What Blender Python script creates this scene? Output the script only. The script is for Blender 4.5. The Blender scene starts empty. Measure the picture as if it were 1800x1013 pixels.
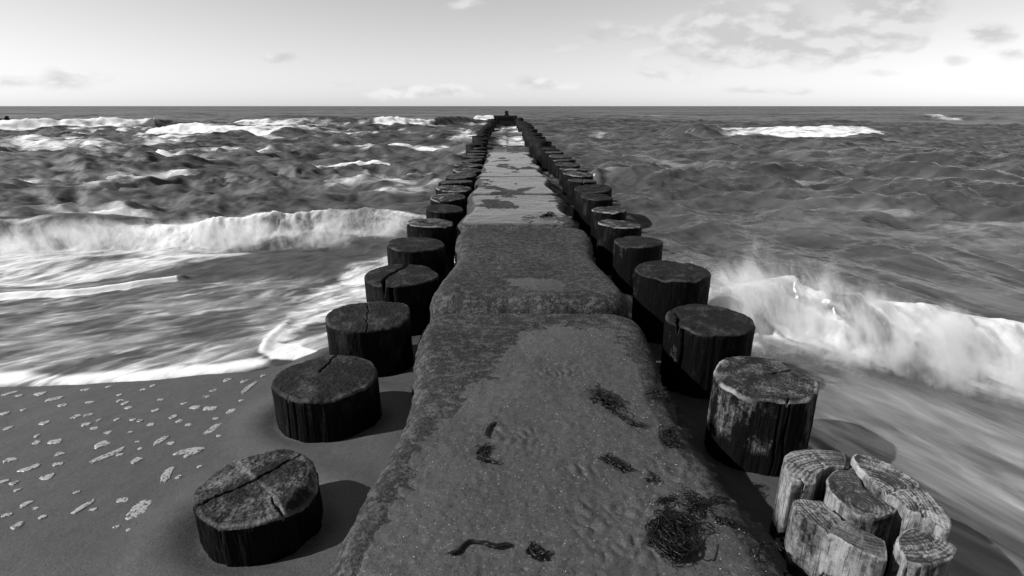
import bpy, bmesh, math, random
import numpy as np
from mathutils import Vector, geometry as mgeo

random.seed(7)
rng = np.random.default_rng(11)
sc = bpy.context.scene
COL = sc.collection
R = math.radians

# ------------------------------------------------------------------ camera, sky, sun, exposure
F_PX, CX, CY = 950.0, 900.0, 506.5          # focal length and centre in photograph pixels
PITCH = R(18.6)
CAM_Z = 1.0
cam_d = bpy.data.cameras.new('camera')
cam = bpy.data.objects.new('camera', cam_d)
COL.objects.link(cam)
cam_d.sensor_width = 36.0
cam_d.lens = 36.0 * F_PX / 1800.0
cam_d.clip_start = 0.02
cam_d.clip_end = 60000.0
cam.location = (0, 0, CAM_Z)
cam.rotation_euler = (R(90) - PITCH, 0, 0)
sc.camera = cam

SUN_EL = R(38.0)
SUN_AZ = R(260.0)                            # clockwise from +Y: the sun stands left, a little behind
SUN_STRENGTH, SKY_STRENGTH = 5.0, 0.088
EXPOSURE = 0.70

sc.view_settings.view_transform = 'Standard'
sc.view_settings.look = 'None'
sc.view_settings.exposure = EXPOSURE
sc.view_settings.gamma = 1.0
sc.cycles.use_denoising = True
sc.cycles.max_bounces = 6
sc.cycles.volume_bounces = 3


def ray(px, py):
    a = (px - CX) / F_PX
    b = (CY - py) / F_PX
    return np.array([a, math.cos(PITCH) + b * math.sin(PITCH), -math.sin(PITCH) + b * math.cos(PITCH)])


def at(px, py, z=0.0):
    """Point on the level plane at height z that stands where the photograph shows it."""
    d = ray(px, py)
    t = (z - CAM_Z) / d[2]
    return d[0] * t, d[1] * t


class NT:
    """Small helper for node trees."""
    def __init__(self, tree):
        self.t = tree
        self.t.nodes.clear()

    def n(self, typ, **kw):
        nd = self.t.nodes.new(typ)
        for k, v in kw.items():
            if k.startswith('_'):
                setattr(nd, k[1:], v)
            else:
                key = int(k[1:]) if (k[0] == 'i' and k[1:].isdigit()) else k.replace('__', ' ')
                s = nd.inputs[key]
                if isinstance(v, bpy.types.NodeSocket):
                    self.t.links.new(v, s)
                else:
                    s.default_value = v
        return nd

    def m(self, op, a, b=None, c=None, clamp=False):
        kw = {'_operation': op, 'i0': a}
        if b is not None: kw['i1'] = b
        if c is not None: kw['i2'] = c
        nd = self.n('ShaderNodeMath', **kw)
        nd.use_clamp = clamp
        return nd.outputs[0]

    def ss(self, v, lo, hi, a=0.0, b=1.0):
        nd = self.n('ShaderNodeMapRange', _interpolation_type='SMOOTHSTEP', i0=v, i1=lo, i2=hi, i3=a, i4=b)
        return nd.outputs[0]

    def lin(self, v, lo, hi, a=0.0, b=1.0):
        return self.n('ShaderNodeMapRange', i0=v, i1=lo, i2=hi, i3=a, i4=b).outputs[0]

    def noise(self, vec, scale, detail=5.0, rough=0.55, dist=0.0):
        return self.n('ShaderNodeTexNoise', Vector=vec, Scale=scale, Detail=detail, Roughness=rough, Distortion=dist).outputs[0]

    def mul(self, vec, s):
        nd = self.n('ShaderNodeVectorMath', _operation='MULTIPLY', i0=vec, i1=s)
        return nd.outputs[0]

    def grey(self, v):
        return self.n('ShaderNodeCombineColor', i0=v, i1=v, i2=v).outputs[0]

    def mixf(self, f, a, b):
        nd = self.n('ShaderNodeMix', i0=f, i2=a, i3=b)
        return nd.outputs[0]


def build_world():
    w = bpy.data.worlds.new('World')
    sc.world = w
    w.use_nodes = True
    k = NT(w.node_tree)
    sky = k.n('ShaderNodeTexSky', _sky_type='NISHITA', _sun_disc=False, _sun_elevation=SUN_EL,
              _sun_rotation=SUN_AZ, _air_density=1.0, _dust_density=0.4, _ozone_density=1.0)
    sep = k.n('ShaderNodeSeparateColor', Color=sky.outputs[0])
    g = k.m('ADD', k.m('ADD', k.m('MULTIPLY', sep.outputs[0], 0.3), k.m('MULTIPLY', sep.outputs[1], 0.5)), k.m('MULTIPLY', sep.outputs[2], 0.2))   # black and white film
    tc = k.n('ShaderNodeTexCoord')
    xyz = k.n('ShaderNodeSeparateXYZ', Vector=tc.outputs['Generated'])
    y = k.m('MAXIMUM', xyz.outputs[1], 0.08)
    u = k.m('DIVIDE', xyz.outputs[0], y)
    v = k.m('DIVIDE', xyz.outputs[2], y)
    front = k.ss(xyz.outputs[1], 0.1, 0.3)
    uv = k.n('ShaderNodeCombineXYZ', X=u, Y=k.m('MULTIPLY', v, 2.3), Z=0.0).outputs[0]
    n1 = k.noise(uv, 10.5, 7.0, 0.54, 0.2)
    n_up = k.noise(k.n('ShaderNodeVectorMath', _operation='ADD', i0=uv, i1=(-0.010, 0.026, 0)).outputs[0], 10.5, 7.0, 0.54, 0.2)
    # cloud groups: centre and half size in photograph pixels, density
    groups = [(1340, 64, 190, 46, 1.15), (1560, 24, 95, 48, 1.15), (1190, 58, 115, 32, 0.78), (1420, 98, 130, 20, 0.85), (1480, 60, 160, 40, .8),
              (20, 143, 50, 12, 0.8), (130, 142, 85, 20, 0.75), (490, 103, 55, 12, 0.68), (950, 147, 70, 16, 0.75),
              (740, 160, 170, 12, 0.72), (1180, 132, 60, 16, 0.72), (970, 85, 60, 18, 0.6), (1125, 92, 30, 12, 0.68), (1190, 118, 45, 8, 0.7),
              (1560, 128, 55, 8, 0.7), (1680, 106, 30, 10, 0.7), (1730, 65, 70, 16, 0.75), (1330, 158, 90, 9, 0.7),
              (815, 8, 40, 14, 0.6), (1780, 95, 40, 12, 0.7), (1050, 65, 40, 14, 0.6), (1400, 160, 35, 8, 0.65), (620, 150, 60, 8, .6), (1060, 150, 90, 8, .6)]
    m = None
    for (px, py, sx, sy, st) in groups:
        d = ray(px, py); u0, v0 = d[0] / d[1], d[2] / d[1]
        du, dv = sx / F_PX * 1.05, sy / F_PX * 1.1
        e = k.m('ADD', k.m('POWER', k.m('DIVIDE', k.m('SUBTRACT', u, u0), du), 2.0),
                k.m('POWER', k.m('DIVIDE', k.m('SUBTRACT', v, v0), dv), 2.0))
        a = k.m('MULTIPLY', k.m('POWER', 2.718, k.m('MULTIPLY', e, -0.8)), st)
        m = a if m is None else k.m('MAXIMUM', m, a)
    dens = k.ss(k.m('ADD', k.m('MULTIPLY', m, 0.62), n1), 0.74, 1.0)
    dens = k.m('MULTIPLY', k.m('MULTIPLY', dens, front), 0.85)
    shade = k.lin(k.m('SUBTRACT', n1, n_up), -0.06, 0.09, 0.86, 1.14)
    cloud = k.m('MULTIPLY', k.m('MULTIPLY', shade, CLOUD_LEVEL), k.lin(v, 0.03, 0.10, 1.14, 1.0))
    skyv = k.m('MULTIPLY', g, SKY_STRENGTH)
    tot = k.mixf(dens, skyv, cloud)
    bg = k.n('ShaderNodeBackground', Color=k.grey(tot), Strength=1.0)
    k.n('ShaderNodeOutputWorld', Surface=bg.outputs[0])


CLOUD_LEVEL = 0.43
build_world()

sun_d = bpy.data.lights.new('sun', 'SUN')
sun_d.energy = SUN_STRENGTH
sun_d.angle = R(0.5)
sun_d.color = (1.0, 1.0, 1.0)
sun = bpy.data.objects.new('sun', sun_d)
COL.objects.link(sun)
sun_from = Vector((math.cos(SUN_EL) * math.sin(SUN_AZ), math.cos(SUN_EL) * math.cos(SUN_AZ), math.sin(SUN_EL)))
sun.rotation_euler = (-sun_from).to_track_quat('-Z', 'Y').to_euler()
sun.location = (-6, -1, 6)

# ------------------------------------------------------------------ numpy noise
_P = rng.permutation(512)
_P = np.concatenate([_P, _P, _P])
_ANG = rng.uniform(0, 2 * np.pi, 512)
_GX, _GY = np.cos(_ANG), np.sin(_ANG)


def perlin(x, y, seed=0):
    x = np.asarray(x, float) + seed * 17.31
    y = np.asarray(y, float) + seed * 9.17
    xi = np.floor(x).astype(np.int64); yi = np.floor(y).astype(np.int64)
    fx = x - xi; fy = y - yi
    xi &= 511; yi &= 511
    def g(ix, iy, dx, dy):
        h = _P[_P[ix & 511] + (iy & 511)] & 511
        return _GX[h] * dx + _GY[h] * dy
    u = fx * fx * fx * (fx * (fx * 6 - 15) + 10); v = fy * fy * fy * (fy * (fy * 6 - 15) + 10)
    a = g(xi, yi, fx, fy); b = g(xi + 1, yi, fx - 1, fy)
    c = g(xi, yi + 1, fx, fy - 1); d = g(xi + 1, yi + 1, fx - 1, fy - 1)
    return ((a + (b - a) * u) * (1 - v) + (c + (d - c) * u) * v) * 1.5


def fbm(x, y, octv=4, seed=0, gain=0.5):
    s = 0; a = 1.0; t = 0
    for i in range(octv):
        s = s + a * perlin(x, y, seed + i * 3.7); t += a
        x = x * 2.03; y = y * 2.03; a *= gain
    return s / t


def sstep(v, a, b):
    t = np.clip((v - a) / (b - a), 0, 1)
    return t * t * (3 - 2 * t)


def poly_sd(x, y, pts):
    """Signed distance to a polygon, positive inside."""
    best = np.full(x.shape, 1e9); inside = np.zeros(x.shape, bool)
    n = len(pts)
    for i in range(n):
        x0, y0 = pts[i]; x1, y1 = pts[(i + 1) % n]
        ex, ey = x1 - x0, y1 - y0
        t = np.clip(((x - x0) * ex + (y - y0) * ey) / (ex * ex + ey * ey + 1e-12), 0, 1)
        best = np.minimum(best, np.hypot(x - x0 - t * ex, y - y0 - t * ey))
        c = ((y0 > y) != (y1 > y)) & (x < (x1 - x0) * (y - y0) / ((y1 - y0) if y1 != y0 else 1e-12) + x0)
        inside ^= c
    return np.where(inside, best, -best)


def line_d(x, y, pts):
    best = np.full(np.shape(x), 1e9)
    for i in range(len(pts) - 1):
        x0, y0 = pts[i]; x1, y1 = pts[i + 1]
        ex, ey = x1 - x0, y1 - y0
        t = np.clip(((x - x0) * ex + (y - y0) * ey) / (ex * ex + ey * ey + 1e-12), 0, 1)
        best = np.minimum(best, np.hypot(x - x0 - t * ex, y - y0 - t * ey))
    return best


# ------------------------------------------------------------------ object helpers
def link_mesh(name, verts, faces, mat, parent=None, smooth=True):
    me = bpy.data.meshes.new(name)
    verts = np.asarray(verts, np.float32)
    me.vertices.add(len(verts)); me.vertices.foreach_set('co', verts.ravel())
    if isinstance(faces, np.ndarray):
        nf, k = faces.shape
        me.loops.add(nf * k); me.polygons.add(nf)
        me.loops.foreach_set('vertex_index', faces.astype(np.int32).ravel())
        me.polygons.foreach_set('loop_start', np.arange(0, nf * k, k, dtype=np.int32))
        me.update(calc_edges=True)
    else:
        me.clear_geometry(); me.from_pydata([tuple(map(float, v)) for v in verts], [], faces); me.update()
    me.validate()
    if smooth:
        me.polygons.foreach_set('use_smooth', np.ones(len(me.polygons), bool))
    o = bpy.data.objects.new(name, me); COL.objects.link(o)
    if mat: me.materials.append(mat)
    if parent: o.parent = parent
    return o


def grid_faces(nr, nc, wrap=False):
    i = np.arange(nr - 1)[:, None]; j = np.arange(nc if wrap else nc - 1)[None, :]
    a = i * nc + j; b = i * nc + (j + 1) % nc
    c = (i + 1) * nc + (j + 1) % nc; d = (i + 1) * nc + j
    return np.stack(np.broadcast_arrays(a, b, c, d), -1).reshape(-1, 4)


def tag(o, label=None, cat=None, group=None, kind=None):
    if label: o['label'] = label
    if cat: o['category'] = cat
    if group: o['group'] = group
    if kind: o['kind'] = kind
    return o


def empty(name, loc):
    o = bpy.data.objects.new(name, None); COL.objects.link(o)
    o.empty_display_size = 0.1
    o.location = loc
    return o


def new_mat(name):
    m = bpy.data.materials.new(name); m.use_nodes = True
    return m, NT(m.node_tree)


def out(k, shader):
    k.n('ShaderNodeOutputMaterial', Surface=shader)


# ------------------------------------------------------------------ materials
def mat_sand():
    m, k = new_mat('wet_sand')
    tc = k.n('ShaderNodeTexCoord').outputs['Object']
    big = k.noise(tc, 2.2, 4, 0.55)
    mid = k.noise(tc, 30, 5, 0.6)
    fine = k.noise(tc, 260, 4, 0.7)
    grain = k.noise(tc, 1100, 2, 0.7)
    v = k.m('ADD', k.m('ADD', k.lin(big, 0.3, 0.7, -0.014, 0.014), k.lin(mid, 0.3, 0.7, -0.008, 0.008)),
            k.m('ADD', k.lin(fine, 0.3, 0.7, -0.034, 0.034), k.lin(grain, 0.3, 0.75, -0.02, 0.03)))
    base = k.m('MULTIPLY', k.m('MAXIMUM', k.m('ADD', v, 0.078), 0.02), 0.52)
    h = k.m('ADD', k.m('MULTIPLY', fine, 0.6), k.m('ADD', k.m('MULTIPLY', grain, 0.35), k.m('MULTIPLY', mid, 1.6)))
    bp = k.n('ShaderNodeBump', Strength=0.45, Distance=0.004, Height=h)
    rough = k.lin(big, 0.35, 0.65, 0.42, 0.62)
    b = k.n('ShaderNodeBsdfPrincipled', Base__Color=k.grey(base), Roughness=rough, Normal=bp.outputs[0])
    b.inputs['Specular IOR Level'].default_value = 0.35
    out(k, b.outputs[0]); return m


def mat_film():
    m, k = new_mat('slab_sand')
    tc = k.n('ShaderNodeTexCoord').outputs['Object']
    big = k.noise(tc, 3.0, 4, 0.55)
    mid = k.noise(tc, 45, 5, 0.6)
    fine = k.noise(tc, 520, 3, 0.7)
    vor = k.n('ShaderNodeTexVoronoi', Vector=tc, Scale=330.0)
    spk = k.ss(k.n('ShaderNodeSeparateColor', Color=vor.outputs['Color']).outputs[0], 0.93, 0.97)
    dk = k.ss(k.n('ShaderNodeSeparateColor', Color=vor.outputs['Color']).outputs[1], 0.86, 0.9)
    v = k.m('ADD', k.m('ADD', k.lin(big, 0.3, 0.7, -0.014, 0.012), k.lin(mid, 0.3, 0.7, -0.014, 0.014)),
            k.lin(fine, 0.3, 0.7, -0.022, 0.026))
    base = k.m('ADD', k.m('ADD', v, 0.066), k.m('SUBTRACT', k.m('MULTIPLY', spk, 0.07), k.m('MULTIPLY', dk, 0.03)))
    base = k.m('MULTIPLY', k.m('MAXIMUM', base, 0.015), 0.56)
    h = k.m('ADD', k.m('MULTIPLY', fine, 0.7), k.m('MULTIPLY', mid, 1.8))
    bp = k.n('ShaderNodeBump', Strength=0.6, Distance=0.004, Height=h)
    b = k.n('ShaderNodeBsdfPrincipled', Base__Color=k.grey(base), Roughness=0.6, Normal=bp.outputs[0])
    b.inputs['Specular IOR Level'].default_value = 0.3
    out(k, b.outputs[0]); return m


def mat_slab(wet):
    """wet: 0 dry rough concrete ... 1 water film over the worn top."""
    m, k = new_mat('slab_concrete' if wet < 0.5 else 'wet_slab_concrete')
    geo = k.n('ShaderNodeNewGeometry')
    tc = geo.outputs['Position']
    big = k.noise(tc, 3.5, 5, 0.6)
    mid = k.noise(tc, 28, 6, 0.65)
    fine = k.noise(tc, 190, 4, 0.7)
    cell = k.n('ShaderNodeTexVoronoi', Vector=tc, Scale=95.0)
    mid2 = k.noise(k.mul(tc, (0.6, 1.0, 1.0)), 75, 4, 0.65)
    blotch = k.ss(k.m('ADD', k.m('MULTIPLY', mid, 0.45), k.m('MULTIPLY', mid2, 0.55)), 0.46, 0.60)
    v = k.mixf(blotch, 0.010, 0.050)
    grn = k.noise(tc, 330, 3, 0.7)
    v = k.m('ADD', v, k.m('ADD', k.lin(fine, 0.35, 0.65, -0.016, 0.020), k.lin(grn, 0.35, 0.65, -0.010, 0.016)))
    edge = k.ss(k.n('ShaderNodeSeparateXYZ', Vector=geo.outputs['Normal']).outputs[2], 0.97, 0.80)
    v = k.m('MULTIPLY', v, k.lin(edge, 0, 1, 0.9, 1.15))
    v = k.m('ADD', v, k.lin(big, 0.3, 0.7, -0.008, 0.012))
    v = k.m('MAXIMUM', v, 0.006)
    h = k.m('ADD', k.m('MULTIPLY', mid, 1.3), k.m('ADD', k.m('MULTIPLY', fine, 0.55), k.m('MULTIPLY', cell.outputs['Distance'], 0.25)))
    bp = k.n('ShaderNodeBump', Strength=0.9, Distance=0.012, Height=h)
    b = k.n('ShaderNodeBsdfPrincipled', Base__Color=k.grey(v), Roughness=0.7, Normal=bp.outputs[0])
    b.inputs['Specular IOR Level'].default_value = 0.18
    if wet > 0.5:
        up = k.n('ShaderNodeSeparateXYZ', Vector=geo.outputs['True Normal']).outputs[2]
        pn = k.noise(k.mul(tc, (1.6, 1.1, 1.0)), 2.3, 4, 0.55)
        w = k.m('MULTIPLY', k.ss(pn, 0.585, 0.56), k.ss(up, 0.9, 0.97))
        bp2 = k.n('ShaderNodeBump', Strength=0.12, Distance=0.004, Height=mid)
        b2 = k.n('ShaderNodeBsdfPrincipled', Base__Color=k.grey(k.m('ADD', k.m('MULTIPLY', v, 0.5), 0.045)), Roughness=0.2, Normal=bp2.outputs[0])
        b2.inputs['IOR'].default_value = 1.33
        mx = k.n('ShaderNodeMixShader', i0=w, i1=b.outputs[0], i2=b2.outputs[0])
        out(k, mx.outputs[0])
    else:
        out(k, b.outputs[0])
    return m


def mat_wood_top(name, dark, light, bias=0.5, ringamt=0.25, seed=0.0, rimamt=0.35):
    m, k = new_mat(name)
    tc0 = k.n('ShaderNodeTexCoord').outputs['Object']
    oi = k.n('ShaderNodeObjectInfo').outputs['Random']
    off = k.n('ShaderNodeCombineXYZ', X=k.m('MULTIPLY', oi, 37.0), Y=seed, Z=0.0).outputs[0]
    tc = k.n('ShaderNodeVectorMath', _operation='ADD', i0=tc0, i1=off).outputs[0]
    xyz = k.n('ShaderNodeSeparateXYZ', Vector=tc0)
    wob = k.noise(tc, 7, 3, 0.5)
    r = k.m('SQRT', k.m('ADD', k.m('POWER', k.m('ADD', xyz.outputs[0], k.m('MULTIPLY', k.m('SUBTRACT', wob, 0.5), 0.06)), 2.0), k.m('POWER', xyz.outputs[1], 2.0)))
    ring = k.m('SINE', k.m('MULTIPLY', r, 900.0))
    ring2 = k.m('SINE', k.m('MULTIPLY', r, 310.0))
    ang = k.m('ARCTAN2', xyz.outputs[1], xyz.outputs[0])
    pol = k.n('ShaderNodeCombineXYZ', X=k.m('MULTIPLY', ang, 9.0), Y=k.m('MULTIPLY', r, 6.0), Z=off).outputs[0]
    radial = k.noise(pol, 2.0, 4, 0.6)
    stain = k.noise(tc, 14, 6, 0.65, 0.4)
    fine = k.noise(tc, 160, 4, 0.7)
    grit = k.noise(tc, 480, 2, 0.7)
    t = k.m('ADD', stain, k.m('MULTIPLY', ring, 0.05 * ringamt * 2))
    t = k.m('ADD', t, k.m('MULTIPLY', ring2, 0.04 * ringamt * 2))
    t = k.m('ADD', t, k.m('MULTIPLY', k.m('SUBTRACT', fine, 0.5), 0.55))
    t = k.m('ADD', t, k.m('MULTIPLY', k.m('SUBTRACT', grit, 0.5), 0.35))
    t = k.m('ADD', t, k.m('MULTIPLY', k.m('SUBTRACT', radial, 0.5), 0.25))
    f = k.ss(t, 1.0 - bias - 0.10, 1.0 - bias + 0.24)
    chk = k.noise(k.n('ShaderNodeCombineXYZ', X=k.m('MULTIPLY', ang, 13.0), Y=k.m('MULTIPLY', r, 9.0), Z=off).outputs[0], 1.6, 3, 0.6)
    f = k.m('MULTIPLY', f, k.lin(k.ss(k.m('ABSOLUTE', k.m('SUBTRACT', chk, 0.5)), 0.004, 0.03), 0, 1, 0.25, 1.0))
    f = k.m('MULTIPLY', f, k.lin(k.noise(tc, 5.5, 3, 0.5), 0.35, 0.65, 0.35, 1.25))
    rim = k.n('ShaderNodeAttribute', _attribute_name='rim').outputs['Fac']
    rimf = k.m('MULTIPLY', k.ss(k.m('ADD', rim, k.m('MULTIPLY', k.m('SUBTRACT', stain, 0.5), 0.22)), 0.90, 0.99), k.ss(k.noise(tc, 9, 2, 0.5), 0.44, 0.58))
    f = k.m('ADD', f, k.m('MULTIPLY', rimf, rimamt), clamp=True)
    v = k.mixf(f, dark, light)
    h = k.m('ADD', k.m('MULTIPLY', ring, 0.06 * ringamt), k.m('ADD', k.m('MULTIPLY', fine, 0.8), k.m('ADD', k.m('MULTIPLY', stain, 1.2), k.m('MULTIPLY', radial, 0.5))))
    bp = k.n('ShaderNodeBump', Strength=0.7, Distance=0.005, Height=h)
    b = k.n('ShaderNodeBsdfPrincipled', Base__Color=k.grey(v), Roughness=0.75, Normal=bp.outputs[0])
    b.inputs['Specular IOR Level'].default_value = 0.14
    out(k, b.outputs[0]); return m


def mat_wood_side(name, dark, light, bias=0.4, wetz=0.14):
    """Weathered long grain; soaked and algae-black below the tide mark wetz."""
    m, k = new_mat(name)
    tc0 = k.n('ShaderNodeTexCoord').outputs['Object']
    pos = k.n('ShaderNodeNewGeometry').outputs['Position']
    oi = k.n('ShaderNodeObjectInfo').outputs['Random']
    off = k.n('ShaderNodeCombineXYZ', X=k.m('MULTIPLY', oi, 23.0), Y=0.0, Z=0.0).outputs[0]
    tc = k.n('ShaderNodeVectorMath', _operation='ADD', i0=tc0, i1=off).outputs[0]
    grain = k.noise(k.mul(tc, (1, 1, 0.09)), 85, 5, 0.65)
    grain2 = k.noise(k.mul(tc, (1, 1, 0.05)), 240, 3, 0.6)
    stain = k.noise(k.mul(tc, (1, 1, 0.45)), 16, 6, 0.66)
    fleck = k.noise(tc, 110, 4, 0.7)
    z = k.n('ShaderNodeSeparateXYZ', Vector=pos).outputs[2]
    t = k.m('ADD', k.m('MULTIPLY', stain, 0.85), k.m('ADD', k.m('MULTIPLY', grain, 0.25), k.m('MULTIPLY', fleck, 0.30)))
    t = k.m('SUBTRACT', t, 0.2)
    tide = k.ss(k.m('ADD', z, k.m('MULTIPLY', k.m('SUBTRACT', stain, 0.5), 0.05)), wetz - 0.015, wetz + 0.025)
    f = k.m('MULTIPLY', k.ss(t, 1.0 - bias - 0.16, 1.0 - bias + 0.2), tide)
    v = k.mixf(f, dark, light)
    crack = k.ss(grain2, 0.36, 0.42)
    v = k.m('MULTIPLY', v, k.lin(crack, 0, 1, 0.55, 1.0))
    h = k.m('ADD', k.m('MULTIPLY', grain, 1.0), k.m('ADD', k.m('MULTIPLY', crack, 0.35), k.m('MULTIPLY', fleck, 0.35)))
    bp = k.n('ShaderNodeBump', Strength=0.7, Distance=0.006, Height=h)
    b = k.n('ShaderNodeBsdfPrincipled', Base__Color=k.grey(v), Roughness=k.lin(f, 0, 1, 0.6, 0.85), Normal=bp.outputs[0])
    b.inputs['Specular IOR Level'].default_value = 0.07
    out(k, b.outputs[0]); return m


def mat_sea():
    m, k = new_mat('sea_water')
    fo = k.n('ShaderNodeAttribute', _attribute_name='foam').outputs['Fac']
    mk = k.n('ShaderNodeAttribute', _attribute_name='milk_sheen').outputs['Fac']  # aerated water, plus the sheen painted on the right-hand sea
    fl = k.n('ShaderNodeAttribute', _attribute_name='flow').outputs['Vector']
    geo = k.n('ShaderNodeNewGeometry')
    pos = geo.outputs['Position']
    yy = k.n('ShaderNodeSeparateXYZ', Vector=pos).outputs[1]
    far = k.ss(yy, 4.0, 13.0)
    mid = k.ss(yy, 2.6, 5.0)
    nn = k.noise(k.mul(fl, (2.6, 13.0, 1)), 1.0, 6, 0.6, 0.6)
    nf = k.noise(k.mul(pos, (1.1, 2.0, 1)), 1.5, 7, 0.65, 0.6)
    n = k.mixf(mid, nn, nf)
    soft = k.mixf(mid, k.noise(k.mul(fl, (1.1, 3.6, 1)), 1.0, 4, 0.5, 0.5), k.noise(k.mul(pos, (0.55, 1.6, 1)), 1.3, 5, 0.58, 0.5))
    ridge = k.m('SUBTRACT', 1.0, k.m('MULTIPLY', k.m('ABSOLUTE', k.m('SUBTRACT', soft, 0.5)), 7.0), clamp=True)
    val = k.m('ADD', k.m('MULTIPLY', fo, 1.3), k.m('MULTIPLY', k.m('SUBTRACT', n, 0.5), 1.7))
    val = k.m('ADD', val, k.m('MULTIPLY', k.m('SUBTRACT', soft, 0.5), 1.1))
    val = k.m('ADD', val, k.m('MULTIPLY', k.m('MULTIPLY', ridge, 0.22), k.ss(fo, 0.05, 0.4)))
    foam = k.ss(val, 0.25, 1.15)
    # water body: choppy normals from coloured noise, so the chop keeps its slope out to the horizon
    def chop(vec, scale, det, amp):
        c = k.n('ShaderNodeTexNoise', Vector=vec, Scale=scale, Detail=det, Roughness=0.62).outputs['Color']
        c = k.n('ShaderNodeVectorMath', _operation='SUBTRACT', i0=c, i1=(0.5, 0.5, 0.5)).outputs[0]
        return k.n('ShaderNodeVectorMath', _operation='MULTIPLY', i0=c, i1=k.n('ShaderNodeCombineXYZ', X=amp, Y=amp, Z=0.0).outputs[0]).outputs[0]
    c1 = chop(k.mul(pos, (0.45, 1.0, 1.0)), 1.5, 7, k.lin(far, 0, 1, 0.0, 3.4))
    c2 = chop(k.mul(fl, (2.0, 8.0, 1.0)), 1.6, 4, k.lin(far, 0, 1, 0.95, 0.0))
    c3 = chop(k.mul(pos, (0.5, 1.0, 1.0)), 0.16, 4, k.lin(k.ss(yy, 15.0, 60.0), 0, 1, 0.0, 2.4))
    nv = geo.outputs['Normal']
    xx = k.n('ShaderNodeSeparateXYZ', Vector=pos).outputs[0]
    c4 = chop(k.mul(pos, (0.42, 1.0, 1.0)), 7.0, 6, k.m('MULTIPLY', k.ss(yy, 2.2, 4.5), k.ss(xx, 0.8, -0.8, 1.5, 1.5)))
    for c in (c1, c2, c3, c4):
        nv = k.n('ShaderNodeVectorMath', _operation='ADD', i0=nv, i1=c).outputs[0]
    nv = k.n('ShaderNodeVectorMath', _operation='NORMALIZE', i0=nv).outputs[0]
    streak = k.ss(n, 0.36, 0.66)
    body = k.m('ADD', 0.028, k.m('MULTIPLY', mk, k.m('ADD', 0.004, k.m('ADD', k.m('MULTIPLY', streak, 0.085), k.m('MULTIPLY', k.ss(soft, 0.42, 0.64), 0.13)))))
    wat = k.n('ShaderNodeBsdfPrincipled', Base__Color=k.grey(body), Roughness=k.mixf(k.ss(yy, 7.0, 22.0), k.ss(k.n('ShaderNodeSeparateXYZ', Vector=pos).outputs[0], -0.5, 1.0, 0.60, 0.20), 0.34), Normal=nv)
    k.t.links.new(k.m('MULTIPLY', k.ss(mk, 0.2, 0.7), 0.85), wat.inputs['Subsurface Weight'])
    wat.inputs['Subsurface Radius'].default_value = (1, 1, 1); wat.inputs['Subsurface Scale'].default_value = 0.05
    wat.inputs['IOR'].default_value = 1.33
    k.t.links.new(k.mixf(k.ss(yy, 7.0, 22.0), k.ss(k.n('ShaderNodeSeparateXYZ', Vector=pos).outputs[0], -0.5, 1.0, 0.36, WATER_SPEC), 0.45), wat.inputs['Specular IOR Level'])
    fh = k.m('ADD', k.m('MULTIPLY', nn, 0.015), k.m('MULTIPLY', k.noise(k.mul(fl, (5, 20, 1)), 1.0, 5, 0.6), 0.008))
    bpf = k.n('ShaderNodeBump', Strength=0.6, Distance=1.0, Height=fh)
    fcol = k.lin(foam, 0, 1, 0.16, 0.52)
    fm = k.n('ShaderNodeBsdfPrincipled', Base__Color=k.grey(fcol), Roughness=0.8, Normal=bpf.outputs[0])
    fm.inputs['Specular IOR Level'].default_value = 0.15
    fm.inputs['Subsurface Weight'].default_value = 0.7
    fm.inputs['Subsurface Radius'].default_value = (1, 1, 1); fm.inputs['Subsurface Scale'].default_value = 0.035
    mx = k.n('ShaderNodeMixShader', i0=foam, i1=wat.outputs[0], i2=fm.outputs[0])
    out(k, mx.outputs[0]); return m


WATER_SPEC = 0.5


def mat_simple(name, v, rough=0.6, var=0.3, scale=60, spec=0.3, bump=0.3):
    m, k = new_mat(name)
    tc = k.n('ShaderNodeTexCoord').outputs['Object']
    n = k.noise(tc, scale, 5, 0.65)
    c = k.m('MULTIPLY', k.lin(n, 0.3, 0.7, 1 - var, 1 + var), v)
    bp = k.n('ShaderNodeBump', Strength=bump, Distance=0.004, Height=n)
    b = k.n('ShaderNodeBsdfPrincipled', Base__Color=k.grey(c), Roughness=rough, Normal=bp.outputs[0])
    b.inputs['Specular IOR Level'].default_value = spec
    out(k, b.outputs[0]); return m


def mat_blob():
    """Collapsing foam: bright rims of bubbles, worn through to the sand in between."""
    m, k = new_mat('sea_foam_bubbles')
    tc = k.n('ShaderNodeNewGeometry').outputs['Position']
    v = k.n('ShaderNodeTexVoronoi', Vector=tc, Scale=120.0)
    n = k.noise(tc, 75, 5, 0.65)
    hole = k.ss(k.m('ADD', v.outputs['Distance'], k.m('MULTIPLY', n, 0.6)), 0.42, 0.66)
    c = k.mixf(hole, 0.09, 0.24)
    bp = k.n('ShaderNodeBump', Strength=0.3, Distance=0.002, Height=v.outputs['Distance'])
    b = k.n('ShaderNodeBsdfPrincipled', Base__Color=k.grey(c), Roughness=0.5, Normal=bp.outputs[0])
    tr = k.n('ShaderNodeBsdfTransparent')
    mx = k.n('ShaderNodeMixShader', i0=k.lin(k.m('MULTIPLY', hole, k.ss(n, 0.30, 0.5)), 0, 1, 0.12, 0.88), i1=tr.outputs[0], i2=b.outputs[0])
    out(k, mx.outputs[0]); return m


def mat_droplets():
    m, k = new_mat('thrown_water')
    tr = k.n('ShaderNodeBsdfTransparent')
    b = k.n('ShaderNodeBsdfPrincipled', Base__Color=(0.55, 0.55, 0.55, 1), Roughness=0.4)
    mx = k.n('ShaderNodeMixShader', i0=0.32, i1=tr.outputs[0], i2=b.outputs[0])
    out(k, mx.outputs[0]); return m


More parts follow.
